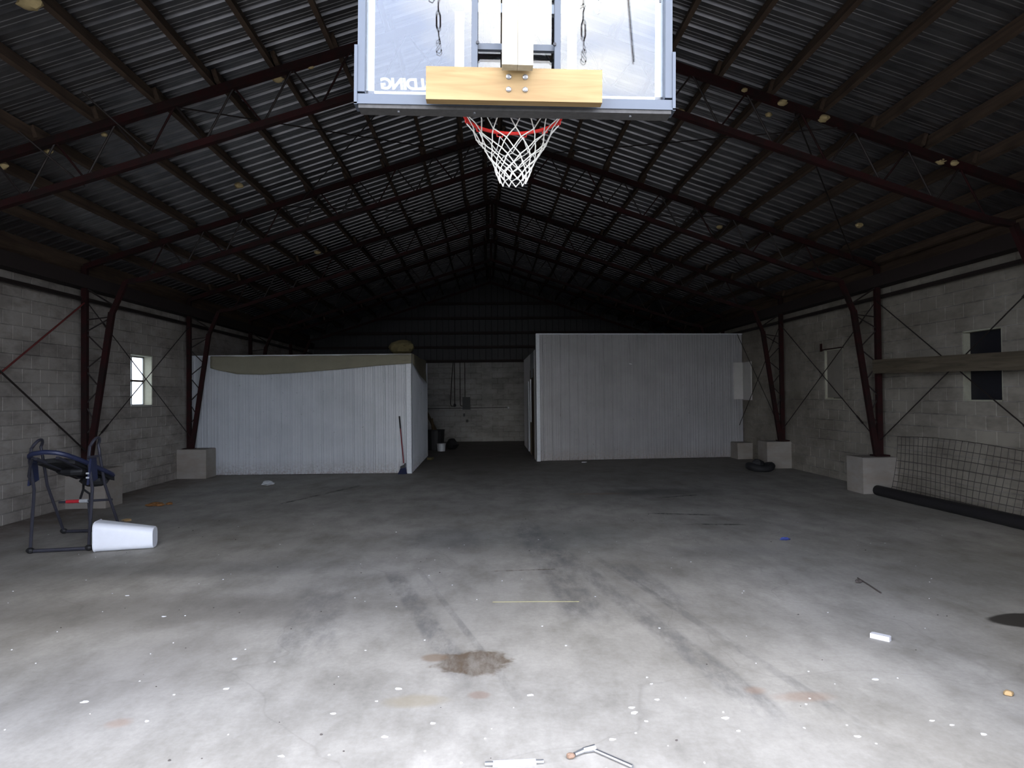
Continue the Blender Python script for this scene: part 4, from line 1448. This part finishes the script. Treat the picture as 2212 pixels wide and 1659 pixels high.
# paint flakes: the larger ones singly, the specks as one scatter
fl_pts = [(-0.99, 3.36), (-0.84, 3.79), (-0.30, 3.65), (-0.53, 3.52), (0.23, 3.96), (0.95, 4.07), (0.93, 3.86), (0.77, 3.71), (0.77, 3.77), (0.81, 3.61), (0.60, 3.43), (1.23, 3.62),
          (1.25, 3.48), (2.28, 3.53), (2.35, 3.48), (1.81, 3.39), (2.44, 3.38), (-2.38, 5.56), (-2.54, 5.55), (-3.13, 6.16), (-1.54, 4.15), (-1.66, 4.62), (-0.75, 5.68), (-2.28, 4.02), (-0.63, 3.93), (-0.53, 4.09), (-1.81, 3.76), (2.28, 4.05), (-3.0, 3.87), (-1.8, 3.19)]
rn = random.Random(9)
for q, (x, y) in enumerate(fl_pts):
    r = rn.uniform(0.007, 0.019)
    a0 = rn.uniform(0, 6)
    poly = []
    for k_ in range(7):
        a = a0 + 2 * math.pi * k_ / 7
        rr = r * rn.uniform(0.55, 1.2)
        poly.append((rr * 1.3 * math.cos(a), rr * 0.8 * math.sin(a)))
    o = MB().prism(poly, 'z', 0.0, 0.003).obj('paint_flake', M['flake'])
    o.location = (x, y, 0.0005)
    side = 'left' if x < -0.4 else ('right' if x > 0.4 else 'middle')
    lab = 'white paint flake on the %s part of the bright concrete floor' % side
    tag(o, lab, 'paint flake', 'white paint flakes, ' + side)
sp = MB()
for q in range(120):
    y = 3.0 + 6.5 * rn.random() ** 1.6
    x = rn.uniform(-0.75, 0.72) * y
    r = rn.uniform(0.003, 0.008)
    poly = [(x + r * rn.uniform(0.6, 1.3) * math.cos(2 * math.pi * k_ / 5), y + r * rn.uniform(0.6, 1.2) * math.sin(2 * math.pi * k_ / 5)) for k_ in range(5)]
    sp.prism(poly, 'z', 0.0003, 0.003)
o = sp.obj('paint_specks', M['flake'])
o['kind'] = 'stuff'
tag(o, 'tiny white paint specks strewn over the concrete floor', 'debris')
dk = MB()
for q in range(90):
    y = 3.2 + 12 * rn.random() ** 1.3
    x = rn.uniform(-0.6, 0.7) * min(y, 8)
    r = rn.uniform(0.003, 0.008)
    dk.lump((x, y, r * 0.4), r, r * 0.8, r * 0.5, q, 0.3, 5, 4)
o = dk.obj('dirt_crumbs', M['stick'])
o['kind'] = 'stuff'
tag(o, 'dark crumbs of dirt strewn over the concrete floor', 'debris')
